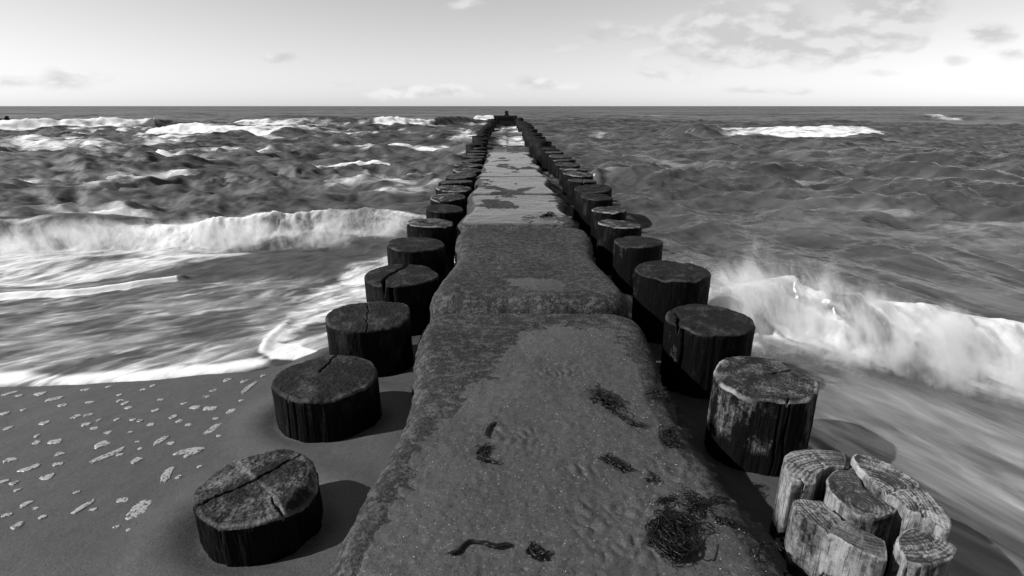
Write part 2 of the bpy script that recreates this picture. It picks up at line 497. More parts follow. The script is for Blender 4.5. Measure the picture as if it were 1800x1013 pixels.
M_SAND, M_FILM = mat_sand(), mat_film()
M_SLAB, M_SLABWET = mat_slab(0), mat_slab(1)
M_TOP_DARK = mat_wood_top('dark_end_grain', 0.004, 0.055, 0.44, 0.1)
M_TOP_GREY = mat_wood_top('grey_end_grain', 0.007, 0.17, 0.48, 0.3, 3, 0.8)
M_TOP_SANDY = mat_wood_top('sandy_end_grain', 0.005, 0.125, 0.48, 0.2, 9, 0.4)
M_TOP_PALE = mat_wood_top('pale_end_grain', 0.022, 0.23, 0.53, 0.6, 5)
M_TOP_FAR = mat_wood_top('wet_end_grain', 0.01, 0.09, 0.5, 0.2, 8)
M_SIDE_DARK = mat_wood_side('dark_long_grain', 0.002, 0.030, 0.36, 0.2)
M_SIDE_MID = mat_wood_side('flaked_long_grain', 0.002, 0.17, 0.28, 0.17)
M_SIDE_PALE = mat_wood_side('pale_long_grain', 0.003, 0.24, 0.36, 0.19)
M_SIDE_SPLIT = mat_wood_side('bleached_long_grain', 0.008, 0.24, 0.52, 0.2)
M_SEA = mat_sea()
M_WEED = mat_simple('black_seaweed', 0.003, 0.38, 0.5, 90, 0.25)
M_TARRED = mat_simple('tarred_timber', 0.008, 0.6, 0.4, 20, 0.25)
M_BLOB = mat_blob()
M_DROPS = mat_droplets()
M_SHELL = mat_simple('shell_grit', 0.38, 0.35, 0.3, 300, 0.5)

# ------------------------------------------------------------------ the beach
def groyne_x(y):
    return 0.085 - 0.0148 * y + 0.020 * np.exp(-((y - 2.3) / .95) ** 2)

# left shoreline (the edge of the foam on the sand) as y over x
SHORE_PX = [(-700, 790), (-300, 722), (-60, 692), (0, 685), (120, 683), (260, 670), (360, 659), (440, 651), (475, 641), (545, 632), (590, 612), (660, 590), (760, 505)]
SHORE = [at(px, py, 0.165) for px, py in SHORE_PX]
SHX = np.array([p[0] for p in SHORE]); SHY = np.array([p[1] for p in SHORE])

POST_HINT = []   # filled below, used for scour round the piles

def side_mix(x, y):
    return sstep(x - groyne_x(y), -0.25, 0.3)      # 0 left of the walkway, 1 right of it

def sand_z(x, y):
    sl = 0.275 - 0.115 * (y - 0.6)
    sr = 0.145 - 0.085 * (y - 0.6)
    s = side_mix(x, y)
    z = sl * (1 - s) + sr * s
    z = np.where(y > 4, np.maximum(z, -0.25 - 0.02 * (y - 4)), z)
    z = np.where(y < -1.5, z + 0.01 * (-1.5 - y), z)
    return np.minimum(z, 1.6)


# ------------------------------------------------------------------ piles
class Pile:
    pass

TOPZ = 0.32
def pile_from_px(x0, x1, yc, z=TOPZ):
    xw, yw = at((x0 + x1) / 2, yc, z)
    d = math.cos(PITCH) * yw - math.sin(PITCH) * (z - CAM_Z)
    a = abs((x0 + x1) / 2 - CX) / F_PX                    # off-axis discs look stretched; take that back out
    return xw, yw, (x1 - x0) / F_PX * d / 2 / math.sqrt(1 + a * a)

LEFT_PX = [(345, 563, 850, .335), (481, 664, 660, .32), (572, 725, 553, .32), (638, 770, 482, .32), (678, 783, 428, .32), (714, 799, 391, .32),
           (748, 815, 366, .32), (756, 818, 346, .32), (766, 830, 331, .32), (771, 830, 319, .32), (783, 837, 308.5, .32), (797, 846, 298.5, .32),
           (800, 847, 289.7, .32), (812, 848, 281.5, .32), (812, 852, 275.2, .32), (821, 854, 270.2, .32), (824, 855, 265.5, .32), (831, 857, 260.3, .32)]
RIGHT_PX = [(1250, 1440, 662, .335), (1168, 1323, 559, .32), (1115, 1247, 474, .33), (1078, 1165, 424, .33), (1050, 1127, 393, .33), (1041, 1101, 368, .33),
            (1020, 1077, 345.5, .33), (1007, 1078, 331, .33), (998, 1049, 317, .34), (989, 1042, 305.5, .34), (983, 1033, 297, .34),
            (976, 1020, 288.5, .34), (972, 1012, 281, .35), (965, 1005, 274.5, .36), (958, 990, 267, .36), (953, 984, 262, .36)]


def make_rows():
    rows = {}
    for side, px in (('left', LEFT_PX), ('right', RIGHT_PX)):
        L = []
        for (a, b, yc, z) in px:
            x, y, r = pile_from_px(a, b, yc, z)
            L.append([x, y, min(max(r, 0.106), 0.165), z])
        # carry on to the seaward end at the spacing of the measured ones
        y = L[-1][1]
        while y < 26.0:
            y += 0.47 + random.uniform(-0.04, 0.05)
            off = (-0.60 if side == 'left' else 0.60) + random.uniform(-0.05, 0.05)
            z = (0.33 if side == 'left' else 0.39) + random.uniform(-0.05, 0.05) + 0.004 * (y - 9)
            L.append([groyne_x(y) + off, y, random.uniform(0.135, 0.16), z])
        rows[side] = L
    return rows

ROWS = make_rows()


def pile_meshes(p, na, nt, ns, cracks=(), flats=(), seed=0, rough=1.0, dome=0.004, tilt=(0, 0), depth=0.75, chips=()):
    """Rings of points for the sawn top and for the shaft below it.  cracks: (polyline in local xy, width, depth, drop down the side)."""
    x0, y0, rad, z = p
    ph = np.linspace(0, 2 * np.pi, na, endpoint=False)
    rr = rad * (1 + 0.055 * fbm(np.cos(ph) * 0.9 + seed, np.sin(ph) * 0.9, 2, seed) * 1.6 + 0.006 * rough * fbm(np.cos(ph) * 9, np.sin(ph) * 9 + seed, 2, seed + 5))
    for (a, amt, wid) in flats:
        d = (ph - a + np.pi) % (2 * np.pi) - np.pi
        rr = rr * (1 - amt * np.exp(-(d / wid) ** 2))
    ch = 0.007
    fr = np.concatenate([np.linspace(0.0, 1.0, nt) ** 0.85])
    ring_r = fr[:, None] * (rr - ch)[None, :]
    X = ring_r * np.cos(ph); Y = ring_r * np.sin(ph)
    Z = np.zeros_like(X) + dome * (1 - (ring_r / rad) ** 2)
    # rounded arris
    for a in (0.35, 0.7, 1.0):
        q = rr - ch + ch * math.sin(a * math.pi / 2)
        X = np.vstack([X, q * np.cos(ph)]); Y = np.vstack([Y, q * np.sin(ph)])
        Z = np.vstack([Z, np.full(na, -ch * (1 - math.cos(a * math.pi / 2)))])
    Z = Z + X * tilt[0] + Y * tilt[1]
    wear = fbm(np.cos(np.arctan2(Y, X)) * 1.6 + seed * 2.7, np.sin(np.arctan2(Y, X)) * 1.6, 3, seed + 13)
    Z = Z - .008 * sstep(wear, .05, .6) * sstep(np.hypot(X, Y), rad * .62, rad * 1.02)
    Z = Z + .002 * fbm(X * 7 + seed, Y * 7, 2, seed + 17)
    Z = Z + rough * (0.0022 * fbm(X * 22 + seed * 3, Y * 22, 4, seed) + 0.0016 * fbm(X * 90, Y * 90 + seed, 2, seed + 2))
    for (a, amt, wid) in chips:      # worn-down rim
        d = (np.arctan2(Y, X) - a + np.pi) % (2 * np.pi) - np.pi
        Z = Z - amt * np.exp(-(d / wid) ** 2) * sstep(np.hypot(X, Y), rad * 0.75, rad)
    dr = np.zeros(na)
    top_cut = np.zeros_like(Z)
    for (pl, w, dp, drop) in cracks:
        wx = X + 0.006 * perlin(X * 40, Y * 40, seed + 9); wy = Y + 0.006 * perlin(X * 40, Y * 40, seed + 11)
        d = line_d(wx, wy, pl)
        if dp > 0:
            top_cut = np.maximum(top_cut, dp * np.clip(1.25 - d / w, 0, 1))
        else:
            top_cut = top_cut + dp * np.exp(-(d / w) ** 2) * (top_cut <= 0)
    Z = Z - top_cut
    # shaft
    t = np.linspace(0, 1, ns) ** 1.3
    zz = Z[-1][None, :] + (-depth) * t[:, None]
    q = np.broadcast_to(rr, (ns, na)).copy()
    A = np.broadcast_to(ph, (ns, na))
    zloc = -depth * t[:, None] + 0 * A
    q = q + rough * (0.0016 * fbm(A * 14 / np.pi * 2 + seed, zloc * 2.2, 4, seed + 4) + 0.0018 * fbm(A * 30 + seed, zloc * 14, 3, seed + 14) + 0.004 * fbm(np.cos(A) * 3 + seed, np.sin(A) * 3 + zloc * 3, 2, seed + 6))
    q[0] = rr
    for (pl, w, dp, drop) in cracks:
        if drop <= 0: continue
        for end in (pl[0], pl[-1]):
            if math.hypot(*end) > rad * 0.85:
                a = math.atan2(end[1], end[0])
                wob = 0.05 * perlin(zloc * 9, zloc * 0 + seed, seed + 8)
                d = ((A - a + wob + np.pi) % (2 * np.pi) - np.pi) * rad
                q = q - dp * 0.7 * np.clip(1.25 - np.abs(d) / w, 0, 1) * sstep(-zloc, drop, drop * 0.6)
    SX = q * np.cos(A); SY = q * np.sin(A)
    return (X, Y, Z), (SX, SY, zz)


def build_pile(name, p, mt, ms, label, group, na=200, nt=40, ns=40, **kw):
    top, sh = pile_meshes(p, na, nt, ns, **kw)
    root = empty(name, (p[0], p[1], p[3]))
    tag(root, label, 'timber pile', group)
    X, Y, Z = top
    rim = np.hypot(X, Y) / np.maximum(np.hypot(X, Y)[-1], 1e-6)
    for (pl, w, dp, drop) in kw.get('cracks', ()):
        if dp < 0: rim = np.maximum(rim, 1.1 * np.exp(-(line_d(X, Y, pl) / (w * .9)) ** 2))
    ct = link_mesh('cut_top', np.stack([X, Y, Z], -1).reshape(-1, 3), grid_faces(X.shape[0], na, True), mt, root)
    ct.data.attributes.new('rim', 'FLOAT', 'POINT').data.foreach_set('value', rim.astype(np.float32).ravel())
    X, Y, Z = sh
    link_mesh('shaft', np.stack([X, Y, Z], -1).reshape(-1, 3), grid_faces(X.shape[0], na, True)[:, ::-1].copy(), ms, root)
    return root


def fix_normals(o):
    bm = bmesh.new(); bm.from_mesh(o.data); bmesh.ops.recalc_face_normals(bm, faces=bm.faces); bm.to_mesh(o.data); bm.free()


def loc_line(p, pts):
    return [(at(a, b, p[3])[0] - p[0], at(a, b, p[3])[1] - p[1]) for a, b in pts]


def rnd_cracks(p, n, seed):
    r = random.Random(seed)
    o = []
    for i in range(n):
        a = r.uniform(0, 6.28); rad = p[2] * 1.1
        pts = [(0.01 * r.uniform(-1, 1), 0.01 * r.uniform(-1, 1))]
        for s in (0.4, 0.7, 1.0):
            a2 = a + r.uniform(-0.12, 0.12)
            pts.append((rad * s * math.cos(a2), rad * s * math.sin(a2)))
        o.append((pts, r.uniform(0.003, 0.006), r.uniform(0.012, 0.03), r.uniform(0.1, 0.4)))
    return o


GL, GR = 'timber piles along the left of the walkway', 'timber piles along the right of the walkway'
ORD = ['nearest', 'second', 'third', 'fourth', 'fifth', 'sixth', 'seventh', 'eighth', 'ninth', 'tenth', 'eleventh', 'twelfth', 'thirteenth',
       'fourteenth', 'fifteenth', 'sixteenth', 'seventeenth', 'eighteenth', 'nineteenth', 'twentieth']


def build_piles():
    L = ROWS['left']
    p = L[0]
    cr = [(loc_line(p, [(330, 893), (400, 868), (452, 845)]), .0034, .035, .5),
          (loc_line(p, [(452, 845), (490, 822), (538, 794)]), .0028, .03, .3),
          (loc_line(p, [(413, 800), (430, 828), (452, 845), (480, 872), (506, 905)]), .008, -.009, 0),
          (loc_line(p, [(478, 876), (500, 902)]), .0016, .008, 0)]
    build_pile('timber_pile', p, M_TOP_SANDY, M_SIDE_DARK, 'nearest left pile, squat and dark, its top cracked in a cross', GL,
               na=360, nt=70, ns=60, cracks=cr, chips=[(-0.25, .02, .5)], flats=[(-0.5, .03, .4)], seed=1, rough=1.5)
    p = L[1]
    cr = [(loc_line(p, [(598, 610), (585, 632), (562, 657)]), .0028, .016, .3),
          (loc_line(p, [(507, 695), (500, 712)]), .002, .014, .35)]
    build_pile('timber_pile', p, M_TOP_DARK, M_SIDE_DARK, 'second left pile standing in sand, one thin crack towards the back of its top', GL,
               na=320, nt=60, ns=50, cracks=cr, seed=2, rough=1.2)
    p = L[2]
    cr = [(loc_line(p, [(640, 515), (648, 545), (642, 590)]), .002, .01, .1), (loc_line(p, [(640, 545), (600, 530)]), .002, .008, 0)]
    build_pile('timber_pile', p, M_TOP_DARK, M_SIDE_DARK, 'third left pile with a mottled, uncracked dark top, foam washing its seaward side', GL,
               na=300, nt=54, ns=46, cracks=cr, flats=[(0.1, .04, .35)], seed=3, rough=1.4)
    p = L[3]
    cr = [(loc_line(p, [(722, 452), (712, 470), (690, 482), (675, 492), (673, 520)]), .007, .045, .4)]
    build_pile('timber_pile', p, M_TOP_DARK, M_SIDE_DARK, 'fourth left pile, split by a wide black crack across its whole top', GL,
               na=300, nt=54, ns=40, cracks=cr, seed=4)
    desc_l = ['plain dark top, half hidden behind the split pile', 'paler top crossed by one thin crack', 'smooth domed dark top', 'dull grey top with two thin cracks',
              'grey top ringed with short cracks', 'dark top with a cracked pale rim', 'grey cracked top, close behind its neighbour', 'pale wet top, thin in outline',
              'pale flat top beside the puddled slabs', 'dark low top among pale ones', 'grey top beside the dark slab patch', 'dull top beside the far slabs', 'dark top near the last slab', 'dark narrow top by the last slab edge']
    desc_r = ['dark top above a white-flaked side', 'pale grey rounded top', 'pale small round top, standing a little low', 'dark top with a thin crack', 'wide dark top with a black crack on its right',
              'dark square-edged top', 'pale bright wet top', 'bright narrow wet top', 'dull top, wider than its neighbours', 'black box-like head that sticks up', 'black head beside the far slabs', 'black head by the last slab', 'black low head near the last slab']
    for i in range(4, 18):
        p = L[i]; mt = M_TOP_GREY if i in (5, 7, 8, 11, 12) else (M_TOP_FAR if i > 8 else M_TOP_DARK)
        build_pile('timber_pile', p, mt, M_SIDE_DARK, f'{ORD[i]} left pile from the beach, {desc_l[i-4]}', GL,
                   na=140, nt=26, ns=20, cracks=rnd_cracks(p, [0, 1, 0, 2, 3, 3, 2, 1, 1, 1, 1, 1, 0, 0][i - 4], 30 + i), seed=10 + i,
                   tilt=(random.uniform(-.07, .07), random.uniform(-.07, .07)))
    Rr = ROWS['right']
    p = Rr[0]
    cr = [(loc_line(p, [(1338, 660), (1365, 658), (1405, 647)]), .003, .012, 0), (loc_line(p, [(1384, 700), (1384, 718)]), .0022, .012, .6),
          (loc_line(p, [(1330, 657), (1345, 661)]), .007, .012, 0)]
    build_pile('timber_pile', p, M_TOP_GREY, M_SIDE_PALE, 'second right pile from the beach, weathered grey with a bright worn rim', GR,
               na=340, nt=64, ns=60, cracks=cr, seed=21, rough=1.3, chips=[(math.pi * .95, .012, .5), (-2.2, .008, .35), (.2, .01, .3)], flats=[(-1.9, .03, .3), (3.0, .03, .4)])
    p = Rr[1]
    cr = [(loc_line(p, [(1178, 540), (1192, 556), (1193, 578)]), .005, .03, .5)]
    build_pile('timber_pile', p, M_TOP_DARK, M_SIDE_MID, 'third right pile, dark lopsided top with a slab split off its left side', GR,
               na=300, nt=54, ns=50, cracks=cr, seed=22, rough=1.3, flats=[(0.6, .05, .35), (-2.4, .04, .3)])
    p = Rr[2]
    build_pile('timber_pile', p, M_TOP_DARK, M_SIDE_MID, 'fourth right pile, smooth dark top and side flaked with white patches, beside the splash', GR,
               na=300, nt=50, ns=46, cracks=[], seed=23)
    for i in range(3, 16):
        p = Rr[i]; mt = M_TOP_GREY if i in (4, 5, 9, 10) else (M_TOP_FAR if i > 7 else M_TOP_DARK)
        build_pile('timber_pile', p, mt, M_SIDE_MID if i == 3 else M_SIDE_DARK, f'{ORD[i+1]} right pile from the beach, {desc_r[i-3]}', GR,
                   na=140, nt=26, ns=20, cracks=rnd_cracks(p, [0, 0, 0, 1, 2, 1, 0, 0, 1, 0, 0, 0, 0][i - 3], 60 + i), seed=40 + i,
                   tilt=(random.uniform(-.07, .07), random.uniform(-.07, .07)))
    # the far stretch: too small to tell apart, one mesh each
    for side, g, n0 in (('left', GL, 18), ('right', GR, 16)):
        protos = {}
        for i, p in enumerate(ROWS[side][n0:]):
            top, sh = pile_meshes((p[0], p[1], p[2], p[3]), 28, 5, 6, seed=80 + i, depth=1.2, tilt=(random.uniform(-.05, .05), random.uniform(-.05, .05)))
            X = np.vstack([top[0], sh[0]]); Y = np.vstack([top[1], sh[1]]); Z = np.vstack([top[2], sh[2]])
            o = link_mesh('timber_pile', np.stack([X, Y, Z], -1).reshape(-1, 3), grid_faces(X.shape[0], 28, True), M_SIDE_DARK)
            o.location = (p[0], p[1], p[3])
            tag(o, f'small black pile in the far {side} row, between the last slab and the seaward end', 'timber pile', f'far piles of the {side} row')


# ------------------------------------------------------------------ the split pile at the near right
def chaikin(pts, it=2):
    for _ in range(it):
        q = []
        for i in range(len(pts)):
            a = pts[i]; b = pts[(i + 1) % len(pts)]
            q.append((a[0] * .86 + b[0] * .14, a[1] * .86 + b[1] * .14)); q.append((a[0] * .14 + b[0] * .86, a[1] * .14 + b[1] * .86))
        pts = q
    return pts


def resample(pts, step):
    P = np.array(pts + [pts[0]]); s = np.concatenate([[0], np.cumsum(np.hypot(*np.diff(P, axis=0).T))])
    n = max(16, int(s[-1] / step)); t = np.linspace(0, s[-1], n, endpoint=False)
    return np.stack([np.interp(t, s, P[:, 0]), np.interp(t, s, P[:, 1])], -1)


def wood_piece(name, outline, ztop, parent, mt, ms, seed, cracks=(), depth=0.62, tilt=(0, 0)):
    """A standing splinter of a pile: outline in local xy, sawn top as a fine sheet, grained side."""
    P = resample(chaikin(outline, 1), 0.004)
    cc = P.mean(0); P = cc + (P - cc) * 1.03
    if sum(P[i][0] * P[(i + 1) % len(P)][1] - P[(i + 1) % len(P)][0] * P[i][1] for i in range(len(P))) < 0: P = P[::-1]
    n = len(P)
    T = np.roll(P, -1, 0) - np.roll(P, 1, 0); T /= np.linalg.norm(T, axis=1)[:, None] + 1e-9
    Nn = np.stack([T[:, 1], -T[:, 0]], -1)           # outward
    ch = 0.0035
    rings = [P - Nn * ch * (1 - math.sin(a)) for a in (0, .6, 1.1, math.pi / 2)]
    zr = [-ch * (1 - math.cos(a)) for a in (0, .6, 1.1, math.pi / 2)]
    inner = rings[0]
    lo, hi = P.min(0), P.max(0)
    gx, gy = np.meshgrid(np.arange(lo[0], hi[0], .005), np.arange(lo[1], hi[1], .005))
    gx = gx.ravel() + rng.uniform(-.001, .001, gx.size); gy = gy.ravel() + rng.uniform(-.001, .001, gy.size)
    sd = poly_sd(gx, gy, [tuple(q) for q in P]); keep = sd > ch + .004
    pts = np.concatenate([inner, np.stack([gx[keep], gy[keep]], -1)])
    edges = [(i, (i + 1) % n) for i in range(n)]
    res = mgeo.delaunay_2d_cdt([Vector(q) for q in pts], edges, [list(range(n))], 1, 1e-5)
    v2 = np.array([tuple(q) for q in res[0]]); tris = [tuple(f) for f in res[2]]
    def zt(x, y):
        z = tilt[0] * x + tilt[1] * y + 0.003 * fbm(x * 25 + seed, y * 25, 3, seed) + .0012 * fbm(x * 90, y * 90, 2, seed + 1)
        for (pl, w, dp) in cracks:
            z = z - dp * np.clip(1.25 - line_d(x + .004 * perlin(x * 50, y * 50, seed), y + .004 * perlin(y * 50, x * 50, seed), pl) / w, 0, 1)
        return z
    vt = np.column_stack([v2, ztop + zt(v2[:, 0], v2[:, 1])])
    top = link_mesh('cut_top', vt, tris, mt, None)
    ns = 46
    V = []
    for r_, z_ in zip(rings, zr):
        V.append(np.column_stack([r_, ztop + z_ + zt(r_[:, 0], r_[:, 1])]))
    zbase = V[-1][:, 2]
    s = np.concatenate([[0], np.cumsum(np.hypot(*np.diff(P, axis=0).T))])
    for j in range(1, ns):
        z = zbase - depth * (j / (ns - 1)) ** 1.3
        dz = z - zbase
        a = .0028 * fbm(s * 55, dz * 3, 4, seed + 3) + .004 * fbm(s * 9, dz * 2.5, 2, seed + 4) - .011 * sstep(np.abs(perlin(s * 34 + .15 * perlin(dz * 8, s * 0, 4), dz * .9, seed + 6)), .06, .0) * (perlin(s * 9, dz * 2, seed + 8) > -.1)
        gv = np.zeros(n)
        for (pl, w, dp) in cracks:
            dd = line_d(P[:, 0], P[:, 1], pl)
            gv = np.maximum(gv, .0035 * np.clip(1.25 - dd / w, 0, 1))
        fade = min(1, j / 3)
        V.append(np.column_stack([P + Nn * ((a * fade) - gv)[:, None], z]))
    A = np.concatenate(V)
    sd_o = link_mesh(name, A, grid_faces(len(V), n, True), ms, parent)
    fix_normals(sd_o); fix_normals(top)
    top.parent = sd_o
    return sd_o


def build_split_pile():
    zt = TOPZ
    cx, cy = at(1520, 878, zt)
    root = empty('split_timber_pile', (cx, cy, 0))
    tag(root, 'nearest right pile, bleached and burst into thick segments around a round ringed core', 'timber pile', GR)
    def C(pts, z=zt):   # crop pixels (3.71 px per photo px from 1340, 740)
        return [(at(1340 + a / 3.71, 740 + b / 3.71, z)[0] - cx, at(1340 + a / 3.71, 740 + b / 3.71, z)[1] - cy) for a, b in pts]
    wood_piece('split_segment', C([(145, 232), (190, 200), (270, 184), (400, 186), (530, 206), (543, 250), (540, 296), (470, 290), (400, 305), (358, 345), (352, 408), (268, 405), (180, 408), (150, 300)]), zt, root, M_TOP_PALE, M_SIDE_SPLIT, 1,
               [(C([(315, 225), (410, 305)]), .002, .008), (C([(250, 370), (268, 415)]), .003, .02)])
    zb = zt - .012
    wood_piece('split_segment', C([(205, 515), (260, 512), (390, 520), (450, 575), (525, 640), (640, 700), (790, 770), (806, 830), (810, 905), (740, 890), (600, 830), (420, 720), (300, 645), (218, 605)], zb), zb, root, M_TOP_PALE, M_SIDE_SPLIT, 2,
               [(C([(535, 632), (440, 690), (415, 760)], zb), .0028, .007), (C([(370, 560), (500, 660)], zb), .002, .006)])
    zc = zt - .012
    wood_piece('core', C([(422, 375), (470, 328), (560, 307), (640, 318), (690, 390), (740, 440), (830, 490), (880, 560), (850, 610), (740, 640), (620, 610), (500, 520), (430, 440)], zc), zc, root, M_TOP_PALE, M_SIDE_SPLIT, 3,
               [(C([(640, 318), (700, 440), (790, 500), (880, 560)], zc), .006, .03), (C([(470, 432), (640, 465)], zc), .003, .01), (C([(470, 400), (560, 510), (700, 590), (850, 575)], zc), .0025, .008)])
    zd = zt + .003
    wood_piece('split_segment', C([(590, 240), (620, 215), (700, 228), (840, 285), (980, 370), (1100, 480), (1190, 575), (1232, 650), (1222, 715), (1160, 702), (1060, 615), (940, 585), (915, 535), (830, 480), (780, 450), (700, 370), (630, 310)], zd), zd, root, M_TOP_PALE, M_SIDE_SPLIT, 4,
               [(C([(790, 468), (900, 440), (1030, 418), (1060, 440)], zd), .003, .010), (C([(880, 470), (930, 560), (925, 610)], zd), .0025, .008), (C([(1000, 500), (1050, 600), (1040, 690)], zd), .002, .01)])
    ze = zt - .004
    wood_piece('split_segment', C([(882, 758), (935, 708), (990, 694), (1085, 724), (1240, 792), (1274, 830), (1245, 890), (1160, 930), (1040, 938), (935, 915), (905, 850), (878, 800)], ze), ze, root, M_TOP_PALE, M_SIDE_SPLIT, 5,
               [(C([(900, 832), (1060, 830), (1130, 790), (1150, 765)], ze), .0025, .008), (C([(1040, 880), (1130, 935)], ze), .002, .008)])
    # the rest of the trunk below the splits
    ph = np.linspace(0, 2 * np.pi, 80, endpoint=False)
    X = []; 
    for q, z in ((0.0, 0.20), (0.10, 0.20), (0.128, 0.195), (0.134, 0.1), (0.136, -.35)):
        rr = q * (1 + .05 * fbm(np.cos(ph) * 2, np.sin(ph) * 2, 2, 5))
        X.append(np.column_stack([rr * np.cos(ph) * 1.1, rr * np.sin(ph) * 1.02 - .02, np.full(80, z)]))
    link_mesh('shaft', np.concatenate(X), grid_faces(len(X), 80, True), M_SIDE_DARK, root)


build_piles()
build_split_pile()

# ------------------------------------------------------------------ sand sheet
def build_sand():
    xs = np.unique(np.concatenate([-np.geomspace(2.6, 20000, 40), np.arange(-2.6, 1.9, .012), np.geomspace(1.9, 20000, 40)]))
    ys = np.unique(np.concatenate([-np.geomspace(.3, 2000, 40), np.arange(-.3, .45, .05), np.arange(.45, 2.8, .012), np.geomspace(2.8, 25000, 50)]))
    X, Y = np.meshgrid(xs, ys)
    Z = sand_z(X, Y)
    near = (np.abs(X) < 4) & (np.abs(Y) < 4)
    Z = Z + np.where(near, .004 * fbm(X * 3, Y * 3, 3, 2) + .0012 * fbm(X * 14, Y * 14, 3, 5), 0)
    for (px, py, r, z) in [(q[0], q[1], q[2], q[3]) for q in ROWS['left'][:4]]:
        d = np.hypot(X - px, Y - py)
        a = np.arctan2(Y - py, X - px)
        Z = Z + np.where(near, (.010 * np.exp(-((d - r - .07) / .05) ** 2) * (0.6 + .4 * np.cos(a - 2.6)) - .012 * np.exp(-((d - r) / .03) ** 2)), 0)
    o = link_mesh('sand', np.stack([X, Y, Z], -1).reshape(-1, 3), grid_faces(len(ys), len(xs)), M_SAND)
    tag(o, kind='structure')
    return o

build_sand()

# ------------------------------------------------------------------ sea
def W(pts, z=0.0):
    return [at(a, b, z) for a, b in pts]

# breaking and swelling crests: (base points px,py,height,foam), front width, back width
RIDGES = [
    # near left breaker
    dict(p=[(-500, 470, .16, .8), (-100, 445, .2, .95), (0, 436, .16, .7), (60, 436, .20, .4), (130, 440, .19, .5), (200, 442, .14, .9), (300, 442, .17, 1), (400, 436, .18, 1), (480, 424, .17, 1), (560, 415, .16, .85), (640, 416, .17, .65), (720, 420, .14, .6), (790, 424, .07, .5)], wf=.17, wb=.5, f=.58, rough=1),
    dict(p=[(-500, 375, .2, .05), (0, 364, .15, .15), (80, 362, .15, .25), (150, 355, .14, .45), (220, 345, .12, .3), (340, 330, .08, .15), (430, 328, 0, 0)], wf=.24, wb=.6),
    dict(p=[(150, 274, 0, 0), (190, 274, .12, .12), (260, 273, .13, .15), (300, 272, 0, 0)], wf=.5, wb=1.0),
    dict(p=[(-900, 236, .4, .8), (-20, 234, .42, .9), (60, 232, .45, 1), (170, 229, .45, 1), (245, 227, .42, 1), (262, 226, .2, .3), (285, 226, 0, 0)], wf=.9, wb=1.6),
    dict(p=[(225, 246, 0, 0), (258, 244, .28, .9), (330, 245, .36, 1), (420, 244, .28, .9), (500, 242, .24, .75), (560, 238, .2, .4), (600, 236, 0, 0)], wf=.8, wb=1.5),
    dict(p=[(330, 232, 0, 0), (400, 230, .36, .7), (480, 230, .38, .65), (560, 229, .44, .2), (610, 229, .46, .25), (650, 229, .46, .25), (662, 229, .44, 1), (700, 228, .42, 1), (750, 226, .42, .95), (765, 225, .42, .1), (820, 222, .4, .05), (845, 220, 0, 0)], wf=.9, wb=1.8),
    dict(p=[(820, 216, 0, 0), (835, 215, .3, .9), (868, 214, .3, .9), (880, 214, 0, 0)], wf=.9, wb=1.5),
    # right breaker
    dict(p=[(1180, 244, 0, 0), (1210, 246, .32, 0), (1250, 248, .48, 0), (1268, 247, .44, .15), (1285, 245, .30, .6), (1340, 244, .24, .75), (1400, 246, .30, .95), (1480, 246, .30, 1), (1540, 243, .26, .85), (1560, 240, .22, .3), (1580, 238, .16, .05), (1620, 236, 0, 0)], wf=.8, wb=1.5, f=.70),
    dict(p=[(1560, 211, .1, 0), (1655, 211, .35, .1), (1672, 211, .4, .6), (1690, 211, .4, .6), (1702, 211, .4, 0), (1800, 213, .3, 0), (1840, 213, 0, 0)], wf=2, wb=3),
    dict(p=[(1470, 262, 0, 0), (1510, 262, .22, 0), (1560, 262, .2, 0), (1620, 262, 0, 0)], wf=.5, wb=1.2),
    dict(p=[(1280, 316, 0, 0), (1340, 314, .16, 0), (1420, 316, .16, 0), (1480, 318, .1, 0), (1520, 320, 0, 0)], wf=.3, wb=.8),
    dict(p=[(1560, 312, 0, 0), (1600, 314, .16, 0), (1700, 325, .18, .03), (1800, 332, .15, 0), (2000, 340, 0, 0)], wf=.35, wb=.8),
    dict(p=[(1480, 356, 0, 0), (1540, 360, .14, .03), (1640, 372, .16, 0), (1800, 380, .16, 0), (2000, 390, 0, 0)], wf=.28, wb=.7),
    dict(p=[(1140, 268, 0, 0), (1180, 268, .12, .05), (1240, 268, .14, .05), (1300, 268, 0, 0)], wf=.5, wb=1),
    # splash on the right of the near piles
    dict(p=[(1215, 560, .10, .8), (1260, 588, .17, 1), (1330, 616, .16, 1), (1400, 606, .17, 1), (1440, 618, .21, 1), (1500, 646, .17, 1), (1600, 664, .18, .9), (1720, 682, .17, .95), (1800, 704, .16, 1), (2000, 760, .15, 1), (2400, 900, .1, .9)], wf=.20, wb=.34, rough=1, f=.46),
]
